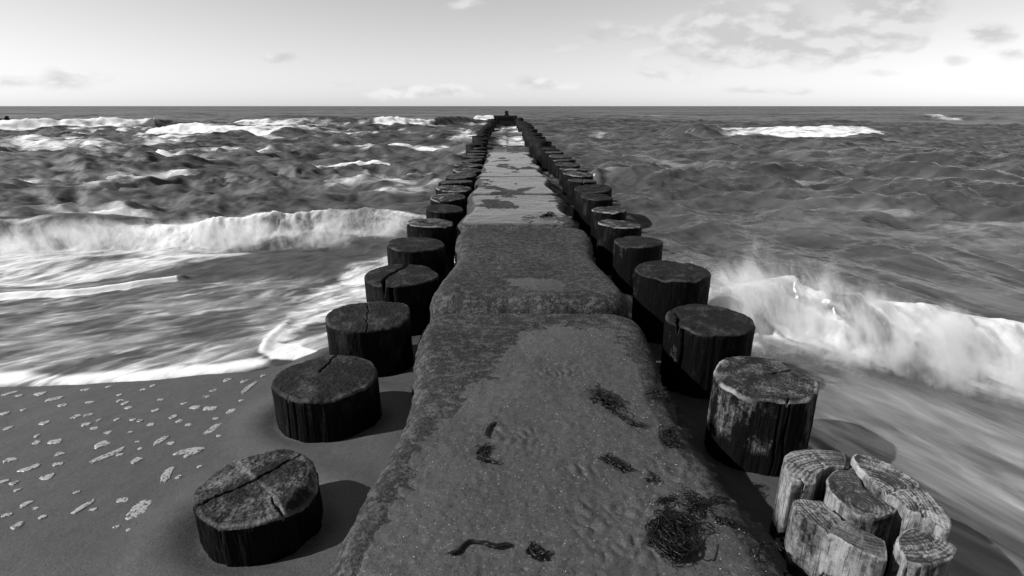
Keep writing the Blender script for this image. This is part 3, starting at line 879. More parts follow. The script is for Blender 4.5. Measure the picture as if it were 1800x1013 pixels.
FOAM = [  # (polygon px, z, soft m, strength)
    ([(-300, 735), (-60, 692), (0, 685), (120, 683), (260, 670), (360, 659), (440, 651), (475, 641), (455, 622), (380, 638), (260, 649), (120, 656), (0, 655), (-60, 656), (-300, 680)], .165, .05, .78),
    ([(-300, 735), (-60, 690), (120, 683), (360, 659), (470, 640), (480, 590), (300, 590), (0, 620), (-300, 640)], .15, .10, .34, .35),
    ([(-300, 680), (460, 650), (640, 470), (560, 455), (-300, 470)], .09, .15, .27, .5),
    ([(-300, 560), (-60, 533), (0, 528), (120, 518), (220, 501), (310, 480), (310, 470), (220, 484), (110, 502), (0, 513), (-60, 516), (-300, 540)], .06, .02, .9),
    ([(-300, 550), (0, 512), (120, 497), (330, 463), (440, 440), (380, 428), (-300, 430)], .03, .12, .50, .5),
    ([(455, 625), (470, 600), (505, 550), (560, 480), (620, 440), (720, 405), (750, 470), (690, 520), (620, 590), (575, 640), (500, 645)], .09, .10, .50, .7),
    ([(455, 628), (462, 605), (500, 560), (508, 570), (490, 605), (530, 610), (560, 625), (520, 642), (480, 642)], .13, .02, .85),
    ([(735, 450), (830, 450), (830, 520), (735, 520)], 0.03, .06, .9),
    ([(870, 262), (945, 262), (930, 230), (880, 232)], 0, .4, .42),
    ([(1200, 560), (1330, 614), (1400, 604), (1500, 644), (1600, 660), (1720, 678), (1900, 730), (2200, 830), (2200, 620), (1800, 560), (1240, 520)], .05, .10, .46, 1.0),
    ([(1690, 668), (1800, 700), (2000, 770), (2000, 800), (1800, 716), (1690, 682)], .06, .04, .6, .5),
    ([(1420, 690), (1500, 650), (1800, 705), (2100, 850), (2000, 1150), (1500, 1150), (1440, 900)], .09, .12, .19, .68),
    ([(0, 255), (60, 246), (200, 262), (330, 244), (330, 256), (200, 275), (0, 275)], 0, .7, .5),
    ([(1060, 475), (1120, 475), (1120, 440), (1060, 440)], .02, .1, .3),
    ([(1020, 262), (1080, 262), (1080, 240), (1000, 236)], 0, .6, .3),
    ([(780, 262), (840, 262), (850, 240), (800, 240)], 0, .6, .45),
]


def build_sea():
    nr, nc = 1500, 960
    r = np.concatenate([np.geomspace(.45, 40, 1260, endpoint=False), np.geomspace(40, 30000, nr - 1260)])
    az = np.linspace(R(-82), R(82), nc)
    RR, AA = np.meshgrid(r, az, indexing='ij')
    X = RR * np.sin(AA); Y = RR * np.cos(AA) - .15
    sp = np.maximum(np.gradient(r)[:, None] * np.ones_like(AA), RR * (az[1] - az[0]))
    gx = X - groyne_x(Y)
    left = gx < 0
    # chop
    wave = np.zeros_like(X)
    deep = sstep(Y, 2.6, 6.0)
    for i in range(64):
        lam = .22 * (42 ** (i / 63.0))
        th = rng.normal(0, .55)
        kx, ky = math.sin(th), -math.cos(th)
        k = 2 * math.pi / lam
        a = .075 * lam / (2 * math.pi) * (0.22 if lam > 3 else (0.38 if lam > 1.2 else 0.9))
        ph = rng.uniform(0, 6.28)
        arg = k * (kx * X + ky * Y) + ph + 1.2 * perlin(X / (lam * 3), Y / (lam * 3), i)
        s = np.sin(arg)
        wave += a * (s + .28 * np.cos(2 * arg)) * sstep(lam / sp, 2.5, 5.0) * (0.4 + 1.1 * sstep(perlin(X / (lam * 4), Y / (lam * 4), i + 40), -.4, .5))
    rid = (1 - np.abs(perlin(X / 1.5, Y / .75, 71)) * 2.2) * .045 * sstep(.8 / sp, 2, 5)
    rid += (1 - np.abs(perlin(X / .6 + .3 * perlin(X, Y, 3), Y / .32, 72)) * 2.2) * .018 * sstep(.32 / sp, 2, 5)
    rid += (1 - np.abs(perlin(X / 5, Y / 2.2, 73)) * 2.2) * .06 * sstep(2.2 / sp, 2, 5) * sstep(Y, 6, 12)
    for lam, am in ((1.1, .042), (.62, .040), (.36, .034), (.21, .023), (.12, .013)):
        q = 1 - np.abs(perlin(X / (lam * 2.1) + .25 * perlin(X / lam, Y / lam, 7), Y / lam + .3 * perlin(X / (lam * 2), Y / lam, 8), 110 + int(lam * 50))) * 2.3
        rid += am * q * sstep(lam / sp, 2.2, 4.5) * (.45 + .9 * sstep(perlin(X / 3.1, Y / 2.2, 120), -.35, .4)) * np.where(left, 1.0, 1.05)
    # waves thrown back off the piles on the right: long troughs pointing at the beach
    cr = gx * .95 + Y * .30
    back = np.zeros_like(X)
    for lam, a in ((.95, .022), (.6, .016), (.37, .011), (.22, .006)):
        al = (-Y * .95 + X * .3)
        back += a * (1 - np.abs(perlin(cr / lam, al / (lam * 6), 50 + int(lam * 100))) * 2.4)
    back *= sstep(gx, .5, 1.2) * sstep(Y, 1.8, 2.8) * sstep(Y, 11, 6)
    Z = deep * (wave + rid) * np.where(left, 1.0, .85) + back * 1.2
    # shallow wash keeps only small ripples
    Z += (1 - deep) * sstep(Y, 1.2, 2.4) * (.010 * fbm(X * 2.5, Y * 4, 4, 61) + .006 * fbm(X * 9, Y * 14, 3, 62))
    F = np.zeros_like(X)
    # background foam lace
    lace = fbm(X / 2.2, Y / 1.4, 4, 91)
    F += np.where(left, sstep(lace, -.15, .55) * .42, sstep(lace, 0.0, .6) * .14) * sstep(Y, 2.0, 3.5) * sstep(Y, 70, 14)
    F += sstep(perlin(X / 9, Y / 14, 95), .55, .75) * .3 * sstep(Y, 25, 40) * sstep(Y, 400, 120)
    F *= (0.55 + .9 * sstep(wave + rid, -.02, .08))
    RDARK = np.zeros_like(X)
    for rd in RIDGES:
        P = [at(a, b, 0) for a, b, _, _ in rd['p']]
        hx = np.array([q[0] for q in P]); hy = np.array([q[1] for q in P])
        hh = np.array([q[2] for q in rd['p']]); ff = np.array([q[3] for q in rd['p']])
        wf, wb = rd['wf'], rd['wb']
        sel = (X > hx.min() - 1) & (X < hx.max() + 1) & (Y > hy.min() - 6 * wf) & (Y < hy.max() + 6 * wb)
        x, y = X[sel], Y[sel]
        if not len(x): continue
        yc = np.interp(x, hx, hy) + 1.4 * wf + wf * .35 * fbm(x / (wf * 4), x * 0 + 3, 3, 5)
        h = np.interp(x, hx, hh) * (1 + (.12 if rd.get('rough') else .28) * fbm(x / (wf * 2.2), x * 0 + 9, 3, 6))
        f = np.interp(x, hx, ff)
        d = y - yc
        prof = np.where(d < 0, np.exp(-(d / wf) ** 2 * 1.3), np.exp(-(d / wb) ** 2))
        dz = h * prof
        fr = f * sstep(d, -2.2 * wf, -1.3 * wf) * sstep(d, wf * .55, -.05 * wf)
        tr = np.abs(perlin(x / (wf * 1.3), y / (wf * 1.3), 15)) 
        dz += fr * h * (.35 * fbm(x / (wf * 1.1), y / (wf * .9), 4, 16) + .12 * fbm(x / (wf * .22), y / (wf * .3), 3, 18)) * (.8 if rd.get('rough') else 1)
        Z[sel] = Z[sel] * (1 - .6 * prof * np.clip(h / .2, 0, 1)) + dz
        RDARK[sel] = np.maximum(RDARK[sel], np.where(d < 0, prof, prof ** 3) * (1 - f) * np.clip(h / .12, 0, 1))
        base = F[sel] * (1 - .75 * np.where(d < 0, prof, 0) * (1 - f))
        F[sel] = np.maximum(base, fr * rd.get('f', .9))
    MK = np.clip(.12 + .10 * lace, 0, 1) * sstep(Y, 60, 6)
    MK = np.maximum(MK, np.where(left, 0.0, (.16 + .38 * sstep(lace, -.2, .5)) * sstep(Y, 1.6, 3.0) * sstep(Y, 40, 6)))  # right of the groyne a light sheen is painted into the body colour
    MK = MK * (1 - .8 * sstep(RDARK, .2, .8))  # sheen thinned on unbroken crest faces, so the colour itself darkens there
    for ent in FOAM:
        pts, z, soft, st = ent[:4]; mk = ent[4] if len(ent) > 4 else 0
        P = W(pts, z)
        xs = [q[0] for q in P]; ys = [q[1] for q in P]
        sel = (X > min(xs) - 2 * soft) & (X < max(xs) + 2 * soft) & (Y > min(ys) - 2 * soft) & (Y < max(ys) + 2 * soft)
        x, y = X[sel], Y[sel]
        wx = x + soft * .8 * fbm(x / (soft * 6), y / (soft * 6), 3, 31); wy = y + soft * .8 * fbm(x / (soft * 6), y / (soft * 6), 3, 37)
        cov = sstep(poly_sd(wx, wy, P), -soft, soft)
        F[sel] = np.maximum(F[sel], st * cov); MK[sel] = np.maximum(MK[sel], mk * cov)
    # raised lip of the two swash fronts on the left
    for pts, z, hh, w in (([(-300, 737), (-60, 692), (0, 685), (120, 683), (260, 670), (360, 659), (440, 651), (475, 641)], .165, .010, .03),
                          ([(-300, 560), (-60, 533), (0, 528), (120, 518), (220, 501), (310, 480)], .05, .03, .035),
                          ([(458, 628), (466, 604), (503, 558)], .13, .014, .025)):
        P = W(pts, z); d = line_d(X, Y - w, P)
        Z += hh * np.exp(-(d / w) ** 2)
    # the wash lies on the sand as a thin sheet and dips under it at the water's edge
    zs = sand_z(X, Y)
    t = Y - np.interp(X, SHX, SHY, left=SHY[0]) + .008 * fbm(X * 9, Y * 2, 3, 44)
    film_l = zs + np.where(t > 0, .016 * (1 - np.exp(-np.clip(t, 0, 9) / .05)) - .004, .3 * t - .004)
    film_r = zs + .022
    side = gx > .2
    film = np.where(side, film_r, np.maximum(film_l, zs - .06))
    swash = np.where(side, sstep(Y, 1.0, 2.6), sstep(Y, 2.0, 3.4))
    level = film * (1 - swash) + np.maximum(film, 0.0) * swash
    dry = (~side) & (t < 0)
    Z = np.where(dry, level, np.maximum(level, 0) + Z * np.where(side, 1, sstep(t, 0, .25) * .7 + .3))
    # behind the camera on the right the wash runs out
    flow = np.zeros((nr * nc, 3), np.float32)
    al_l = 2.1 * (X * -.55 + Y * -.83); cr_l = (X * .83 - Y * .55)
    al_r = (X * .30 - Y * .95); cr_r = (X * .95 + Y * .30)
    wob = .22 * fbm(X / 1.3, Y / 1.3, 3, 81)
    flow[:, 0] = np.where(left, al_l, al_r).ravel() + wob.ravel()
    flow[:, 1] = np.where(left, cr_l, cr_r).ravel() + wob.ravel() * .5
    o = link_mesh('sea', np.stack([X, Y, Z], -1).reshape(-1, 3), grid_faces(nr, nc), M_SEA)
    o.data.attributes.new('foam', 'FLOAT', 'POINT').data.foreach_set('value', np.clip(F, 0, 1).astype(np.float32).ravel())
    o.data.attributes.new('milk_sheen', 'FLOAT', 'POINT').data.foreach_set('value', np.clip(MK, 0, 1).astype(np.float32).ravel())
    o.data.attributes.new('flow', 'FLOAT_VECTOR', 'POINT').data.foreach_set('vector', flow.ravel())
    if o.data.polygons[0].normal.z < 0: o.data.flip_normals()
    tag(o, kind='structure')

build_sea()

# ------------------------------------------------------------------ spray thrown up by the breaking waves
def mat_spray(name, dens, h, wy, sx, slope):
    """Mist whose density thins out towards the edges of its body and is combed by the falling water."""
    m, k = new_mat(name)
    tc = k.n('ShaderNodeTexCoord').outputs['Object']
    x = k.n('ShaderNodeSeparateXYZ', Vector=tc)
    bend = k.n('ShaderNodeCombineXYZ', X=k.m('ADD', x.outputs[0], k.m('MULTIPLY', k.m('POWER', k.m('ADD', x.outputs[2], 0.0), 2.0), 1.2)), Y=k.m('MULTIPLY', x.outputs[1], 1.2), Z=k.m('MULTIPLY', x.outputs[2], 0.55)).outputs[0]
    n1 = k.noise(bend, 5.0, 4, 0.55, 0.8)
    n2 = k.noise(k.n('ShaderNodeMapping', i0=bend, i2=(0.0, 0.8, 0.3), i3=(1.1, 1.0, 0.85)).outputs[0], 18.0, 6, 0.64, 1.2)
    top = k.noise(k.n('ShaderNodeCombineXYZ', X=x.outputs[0], Y=k.m('MULTIPLY', x.outputs[1], 0.7), Z=0.0).outputs[0], 5.5, 4, 0.6)
    hz = k.m('MULTIPLY', k.m('MULTIPLY', k.lin(top, 0.3, 0.7, 0.45, 1.1), h), k.lin(x.outputs[0], -sx * .6, sx * .6, 1.1, slope))
    e = k.m('ADD', k.m('POWER', k.m('DIVIDE', x.outputs[1], wy), 2.0), k.m('POWER', k.m('DIVIDE', x.outputs[2], hz), 2.0))
    e = k.m('ADD', e, k.m('POWER', k.m('DIVIDE', x.outputs[0], sx), 6.0))
    fall = k.ss(e, 1.0, 0.15)
    d = k.m('MULTIPLY', k.m('MULTIPLY', fall, k.ss(k.m('ADD', k.m('MULTIPLY', n1, 0.6), k.m('MULTIPLY', n2, 0.5)), 0.52, 0.68)), dens)
    v = k.n('ShaderNodeVolumePrincipled', Density=d)
    v.inputs['Color'].default_value = (0.86, 0.86, 0.86, 1)
    v.inputs['Anisotropy'].default_value = 0.1
    k.n('ShaderNodeOutputMaterial', Volume=v.outputs[0])
    return m


def spray(label, p0, p1, z, wy, h, dens, slope=1.0):
    (xa, ya), (xb, yb) = p0, p1
    L = math.hypot(xb - xa, yb - ya) / 2
    ns, nt = 40, 24
    V = []
    for i in range(ns):
        t = -1 + 2 * i / (ns - 1); q = math.sqrt(max(1 - t ** 8, .0004))
        for j in range(nt):
            a = 2 * math.pi * j / nt
            V.append((t * L, wy * q * math.cos(a), h * 1.15 * q * math.sin(a) * (1 if math.sin(a) > 0 else .35)))
    F = [tuple(f) for f in grid_faces(ns, nt, True)] + [tuple(range(nt))[::-1], tuple(range((ns - 1) * nt, ns * nt))]
    o = link_mesh('spray', V, F, mat_spray('spray_mist', dens, h, wy, L, slope))
    fix_normals(o)
    o.location = ((xa + xb) / 2, (ya + yb) / 2, z); o.rotation_euler = (0, 0, math.atan2(yb - ya, xb - xa))
    tag(o, label, 'spray', kind='stuff')


def crest_line(base, back):
    P = [at(a, b, 0) for a, b in base]
    return np.array([p[0] for p in P]), np.array([p[1] for p in P]) + back


def strands(label, cx, cy, bursts, num, z0, up, fwd, rad, seed):
    """Filaments and drops of water flung off a crest, each on its own falling path."""
    r = random.Random(seed)
    V = []; Fc = []; n0 = 0
    for q in range(num):
        if r.random() < .8:
            u, wdt, boost = r.choice(bursts); x = r.gauss(u, wdt)
        else:
            x = r.uniform(cx.min(), cx.max()); boost = .6
        y = float(np.interp(x, cx, cy)) + r.gauss(0, .06)
        vz = up * boost * r.uniform(.3, 1.0); vx = r.gauss(0.12, .32); vy = -fwd * r.uniform(.1, 1.0)
        ta = r.uniform(0.0, .18); tb = ta + r.uniform(.006, .05) * (1 if r.random() < .5 else .3)
        t = np.linspace(ta, tb, 7)
        path = np.column_stack([x + vx * t, y + vy * t, z0 + vz * t - 4.9 * t * t])
        v, f = tube(path, rad * r.uniform(.4, 1.2), rad * .3, 5)
        V.append(v); Fc.append(f + n0); n0 += len(v)
    o = link_mesh('thrown_water', np.concatenate(V), np.concatenate(Fc), M_DROPS)
    tag(o, label, 'spray', kind='stuff')


def tube(path, r0, r1, ns=6):
    P = np.array(path); n = len(P)
    T = np.gradient(P, axis=0); T /= np.linalg.norm(T, axis=1)[:, None] + 1e-9
    up = np.array([0, 0.02, 1.0]); S = np.cross(T, up); S /= np.linalg.norm(S, axis=1)[:, None] + 1e-9
    U = np.cross(S, T)
    a = np.linspace(0, 2 * np.pi, ns, endpoint=False)
    t = np.linspace(0, 1, n)
    rad = (r0 + (r1 - r0) * t) * np.clip(np.minimum(t, 1 - t) * 12, .25, 1)
    V = P[:, None] + rad[:, None, None] * (np.cos(a)[None, :, None] * S[:, None] * 1.3 + np.sin(a)[None, :, None] * U[:, None] * .7)
    return V.reshape(-1, 3), grid_faces(n, ns, True)


pa, pb = at(1225, 580, .05), at(2050, 770, .05)
spray('white spray of the wave bursting beside the near right piles', (pa[0], pa[1] + .2), (pb[0], pb[1] + .2), .04, .36, .43, 18, .62)
cx, cy = crest_line([(1215, 560), (1260, 588), (1330, 616), (1440, 618), (1600, 664), (1800, 704), (2000, 760)], .28)
X_ = lambda px: float(at(px, 620, 0)[0])
strands('thin strands and drops of water flung up by the bursting wave', cx, cy, [(X_(1290), .05, 1.0), (X_(1330), .05, .9), (X_(1450), .035, 1.3), (X_(1480), .06, 1.1), (X_(1600), .1, .8), (X_(1760), .1, .8)], 2600, .17, 1.35, 1.0, .0009, 4)
pa, pb = at(-320, 470, .0), at(760, 424, .0)
spray('white spray along the breaking wave nearest the left of the walkway', (pa[0], pa[1] + .12), (pb[0], pb[1] + .15), .03, .30, .24, 8)
cx, cy = crest_line([(-300, 458), (0, 436), (200, 442), (400, 436), (560, 415), (720, 420)], .2)
strands('thin strands of water falling along the left breaking wave', cx, cy, [(-3.6, .2, .9), (-2.9, .2, .7), (-2.2, .25, .9), (-1.5, .2, .8), (-1.0, .15, 1.0)], 2600, .15, .9, 1.2, .0016, 8)

# ------------------------------------------------------------------ slabs of the walkway
SEAMS = [.50, 1.86, 3.20, 4.45, 5.70, 6.95, 8.20, 9.45]
SLAB_LABELS = ['nearest concrete slab of the walkway, covered in sand and strewn with black seaweed',
               'second concrete slab, dark and rough with one small tongue of sand on its near end',
               'third concrete slab, pale and wet with a single dark clump of weed on it',
               'fourth concrete slab, pale and wet with two dark ragged patches',
               'fifth concrete slab, half pale wet film and half dark patch',
               'sixth concrete slab, mostly dark with thin bright puddles',
               'last concrete slab, dark and level with the water where foam breaks over it']


def slab_outline(n, hw, hl, rc):
    """Hourglass plan with round corners, centred, as n points."""
    pts = []
    for sx, sy, a0 in ((1, 1, 0), (-1, 1, 90), (-1, -1, 180), (1, -1, 270)):
        for a in np.linspace(0, 90, 14):
            pts.append((sx * (hw - rc) + rc * math.cos(R(a0 + a)), sy * (hl - rc) + rc * math.sin(R(a0 + a))))
    P = resample(pts, 4 * (hw + hl) / n)
    waist = 1 - .13 * np.exp(-(P[:, 1] / (hl * .45)) ** 2)
    P[:, 0] *= waist
    return P


def slab_top_z(x, y, i):
    """Gentle relief of the worn top surface, in world coordinates."""
    return .006 * fbm(x * 2.2, y * 2.2, 3, 20 + i) + .0022 * fbm(x * 16, y * 16, 4, 24) + .0012 * fbm(x * 60, y * 60, 3, 27)


SLAB_Z = [.300, .322, .318, .310, .300, .285, .262]


def build_slabs():
    for i in range(7):
        y0, y1 = SEAMS[i] + .006, SEAMS[i + 1] - .006
        cy, hl = (y0 + y1) / 2, (y1 - y0) / 2
        cx = groyne_x(cy)
        hw = .39
        n = [760, 620, 360, 260, 200, 160, 140][i]
        P = slab_outline(n, hw, hl, .13); n = len(P)
        c = np.array([cx, cy])
        rc = .075
        T = np.roll(P, -1, 0) - np.roll(P, 1, 0); T /= np.linalg.norm(T, axis=1)[:, None]
        Nn = np.stack([T[:, 1], -T[:, 0]], -1)
        rings = []; zs = []; disp = []
        inner = P - Nn * rc
        m = [110, 80, 40, 30, 24, 20, 16][i]
        for f in np.linspace(0.0, 1, m):
            # slide from the long centre line out to the inner ring so the sheet stays even
            spine = np.column_stack([inner[:, 0] * 0, np.clip(inner[:, 1], -(hl - rc - .2), hl - rc - .2)])
            rings.append(spine + (inner - spine) * f); zs.append(0.0); disp.append(0.0)
        for a in np.linspace(0, math.pi / 2, 16)[1:]:
            rings.append(inner + Nn * rc * math.sin(a)); zs.append(-rc * (1 - math.cos(a))); disp.append(math.sin(a))
        for d in np.linspace(0, 1, 22)[1:]:
            rings.append(P.copy()); zs.append(-rc - d * .5); disp.append(1.0)
        V = []
        s = np.concatenate([[0], np.cumsum(np.hypot(*np.diff(P, axis=0).T))])
        for q, z, dd in zip(rings, zs, disp):
            w = q + c
            zz = SLAB_Z[i] + z + slab_top_z(w[:, 0], w[:, 1], i) * (1 - .5 * dd)
            if dd > 0:
                b = dd * (.009 * fbm(s * 18, z * 18 + 0 * s, 4, 33 + i) + .004 * fbm(s * 70, z * 70 + 0 * s, 3, 36))
                w = w + Nn * b[:, None]
                zz = zz + dd * .004 * fbm(s * 50, z * 50 + 3 + 0 * s, 3, 39) * (z > -.3)
            V.append(np.column_stack([w - c, zz]))
        o = link_mesh('concrete_slab', np.concatenate(V), grid_faces(len(V), n, True), M_SLABWET if i >= 2 else M_SLAB)
        fix_normals(o)
        o.location = (cx, cy, 0)
        tag(o, SLAB_LABELS[i], 'concrete slab', 'concrete slabs of the walkway')


build_slabs()


def sand_film_sheet(name, label, xr, yr, step, thick, i):
    xs = np.arange(xr[0], xr[1], step); ys = np.arange(yr[0], yr[1], step)
    X, Y = np.meshgrid(xs, ys)
    cy, hl = (SEAMS[i] + SEAMS[i + 1]) / 2, (SEAMS[i + 1] - SEAMS[i]) / 2 - .006
    half = .39 * (1 - .13 * np.exp(-((Y - cy) / (hl * .45)) ** 2))
    e = np.clip(.075 - np.minimum(half - np.abs(X - groyne_x(cy)), hl - np.abs(Y - cy)), 0, .075)
    base = SLAB_Z[i] + slab_top_z(X, Y, i) - (.075 - np.sqrt(.075 ** 2 - e ** 2)) - .25 * e
    Z = base + thick(X, Y)
    keep = thick(X, Y) > -.004
    idx = np.full(X.size, -1)
    F = grid_faces(len(ys), len(xs)); kf = keep.ravel()[F].any(1); F = F[kf]
    used = np.unique(F); idx[used] = np.arange(len(used))
    V = np.stack([X, Y, Z], -1).reshape(-1, 3)[used]
    o = link_mesh(name, V, idx[F], M_FILM)
    tag(o, label, 'sand', kind='stuff')


FILM1 = W([(560, 1060), (620, 985), (680, 890), (722, 800), (780, 735), (830, 690), (880, 630), (920, 585), (985, 572), (1070, 580), (1125, 640), (1155, 700), (1195, 760), (1240, 820), (1300, 890), (1350, 950), (1385, 1013), (1410, 1060)], .30)
FILM2 = W([(880, 491), (930, 488), (975, 491), (1000, 500), (985, 509), (950, 512), (915, 505)], .322)
TRACKS = [(985, 660, .10, .05), (905, 770, .10, .06), (960, 800, .06, .03), (1010, 640, .06, .03), (1080, 900, .12, .05), (1110, 970, .12, .06), (1050, 930, .06, .04), (1290, 880, .1, .06), (1020, 830, .05, .03), (870, 760, .05, .05), (1190, 830, .08, .05)]


def th1(X, Y):
    sd = poly_sd(X, Y, FILM1)
    t = np.clip(sd * .055, -.02, .006) + .0030 * fbm(X * 7, Y * 7, 4, 51) + .0024 * fbm(X * 34, Y * 34, 4, 53) * sstep(sd, .12, .0) + .0005 * fbm(X * 60, Y * 60, 3, 54)
    m = np.zeros_like(X)
    for (px, py, sx, sy) in TRACKS:
        cx, cy = at(px, py, .3)
        m = np.maximum(m, np.exp(-((X - cx) / sx) ** 2 - ((Y - cy) / sy) ** 2))
    t = t + m * m * .0045 * (np.abs(perlin(X * 38, Y * 30, 57)) * 2 - .55)
    return t


def th2(X, Y):
    sd = poly_sd(X + .03 * fbm(X * 12, Y * 12, 3, 66), Y, FILM2)
    return np.clip(sd * .045, -.02, .003) + .0014 * fbm(X * 45, Y * 45, 3, 63)


sand_film_sheet('sand_film', 'dark damp sand spread over the nearest slab, printed with bird tracks', (-.34, .53), (.52, 1.80), .0028, th1, 0)
sand_film_sheet('sand_film', 'small smooth tongue of sand near the front edge of the second slab', (-.12, .32), (1.85, 2.3), .005, th2, 1)

# ------------------------------------------------------------------ seaweed
def weed(label, strands, z, i):
    """strands: (pixel polyline, thickness, number, spread) laid on the slab surface."""
    allv = []; allf = []; k = 0
    r = random.Random(len(label))
    for pts, th, num, spread in strands:
        base = np.array(W(pts, z))
        s = np.linspace(0, 1, len(base))
        num = num if num < 5 else int(num * 3.2); th = th * .8 if num < 5 else th * .40; spread = spread if num < 5 else spread * 1.25
        for j in range(num):
            n = 18
            t0 = r.uniform(0, .75) if num > 4 else r.uniform(0, .1)
            t = np.linspace(t0, min(1.0, t0 + r.uniform(.15, .45)) if num > 4 else r.uniform(.9, 1), n)
            q = np.stack([np.interp(t, s, base[:, 0]), np.interp(t, s, base[:, 1])], -1)
            ph = r.uniform(0, 50)
            q[:, 0] += spread * fbm(t * 7 + ph, t * 0 + ph, 3, 3) * 1.6 + (r.gauss(0, 1) * spread * .5 if num > 1 else 0)
            q[:, 1] += spread * fbm(t * 7 + ph + 9, t * 0 + ph, 3, 4) * 1.6 + (r.gauss(0, 1) * spread * .5 if num > 1 else 0)
            zz = SLAB_Z[i] + slab_top_z(q[:, 0], q[:, 1], i) + (.006 if i < 2 else .001) + th + (abs(r.gauss(0, 1)) * min(spread, .02) * .5 if num > 1 else 0)
            tk = th * r.uniform(.5, 1.9)
            v, f = tube(np.column_stack([q, zz + 0 * t]), tk, tk * .5)
            allv.append(v); allf.append(f + k); k += len(v)
    V = np.concatenate(allv); c = V.mean(0); c[2] = V[:, 2].min()
    o = link_mesh('seaweed_clump', V - c, np.concatenate(allf), M_WEED)
    o.location = c
    tag(o, label, 'seaweed', 'seaweed left on the walkway')


def loop(cx, cy, rx, ry, a0=0, a1=360, n=12):
    return [(cx + rx * math.cos(R(a)), cy + ry * math.sin(R(a))) for a in np.linspace(a0, a1, n)]


weed('ragged black weed clump trailing one bent strand towards the right', [([(1040, 688), (1060, 700), (1085, 715)], .0022, 30, .018), ([(1060, 712), (1090, 728), (1110, 745), (1140, 749)], .003, 9, .007)], .31, 0)
weed('small dark weed tuft at the right slab edge, level with the trailing clump', [([(1130, 688), (1150, 692), (1170, 690)], .002, 16, .012)], .31, 0)
weed('curly round tuft of weed at the right edge, below the trailing clump', [(loop(1180, 768, 16, 13), .002, 14, .010), ([(1165, 770), (1195, 775)], .002, 8, .010)], .31, 0)
weed('short slanting clump of weed in the middle of the near slab', [([(1052, 803), (1080, 812), (1112, 827)], .003, 14, .008)], .31, 0)
weed('tiny weed scrap just below the short slanting clump', [([(1138, 832), (1152, 846)], .002, 5, .006)], .31, 0)
weed('small flat weed tuft above the ring-shaped strand, near the right edge', [([(1195, 868), (1215, 880), (1225, 892)], .0022, 14, .011)], .31, 0)
weed('thin curved weed strand forming an open ring on the right edge', [(loop(1268, 898, 34, 24, 150, 330), .002, 4, .005), ([(1240, 890), (1262, 912), (1300, 920)], .003, 7, .006)], .31, 0)
weed('largest weed clump, a tangled black ball of curled strands', [(loop(1188, 945, 36, 32), .0022, 26, .014), (loop(1188, 940, 22, 22), .0025, 30, .016), ([(1160, 910), (1200, 918), (1230, 905)], .002, 6, .006), (loop(1185, 888, 24, 16, 120, 300), .002, 6, .006)], .31, 0)
weed('faint ring of weed in the bottom right corner of the near slab', [(loop(1350, 972, 30, 14, 90, 330), .0022, 5, .006)], .31, 0)
weed('dark crescent of weed, the lower of a pair on the left of the near slab', [([(862, 784), (845, 793), (848, 808), (868, 815)], .004, 14, .007)], .31, 0)
weed('thin hooked weed strand, the upper of a pair on the left of the near slab', [([(872, 742), (858, 750), (854, 765), (862, 770)], .0025, 4, .003)], .31, 0)
weed('long thin wavy weed strand near the bottom left of the near slab', [([(780, 973), (802, 968), (822, 950), (845, 952), (870, 957), (904, 953)], .0022, 4, .003), ([(848, 955), (876, 960), (902, 956)], .003, 4, .003)], .31, 0)
weed('small coil of weed to the right of the long wavy strand', [(loop(950, 965, 18, 11, 20, 230), .002, 4, .007), ([(934, 957), (948, 968)], .003, 5, .005)], .31, 0)
weed('single dark weed clump on the pale wet third slab', [([(952, 380), (965, 378), (978, 380)], .006, 14, .016), ([(915, 384), (935, 381), (955, 381)], .003, 6, .012)], .325, 2)

# ------------------------------------------------------------------ shell grit on the sand of the near slab
def build_grit():
    V = []; Fc = []; k = 0
    pts = []
    while len(pts) < 330:
        x, y = random.uniform(-.3, .48), random.uniform(.6, 1.7)
        if poly_sd(np.array([x]), np.array([y]), FILM1)[0] > .02 and random.random() < .35 + .65 * (x > .08): pts.append((x, y))
    for (x, y) in pts:
        s = random.uniform(.0006, .0013)
        z = SLAB_Z[0] + float(slab_top_z(np.array([x]), np.array([y]), 0)[0]) + .0065
        a = random.uniform(0, 3)
        c, d = math.cos(a) * s, math.sin(a) * s
        V += [(x + c, y + d, z), (x - d, y + c * .7, z), (x - c, y - d, z), (x + d, y - c * .7, z), (x, y, z + s * .8), (x, y, z - s)]
        for q in range(4):
            Fc.append((k + q, k + (q + 1) % 4, k + 4)); Fc.append((k + (q + 1) % 4, k + q, k + 5))
        k += 6
    o = link_mesh('shell_grit', V, Fc, M_SHELL, smooth=False)
    tag(o, 'white shell crumbs sprinkled over the sandy near slab', 'shell grit', kind='stuff')

build_grit()

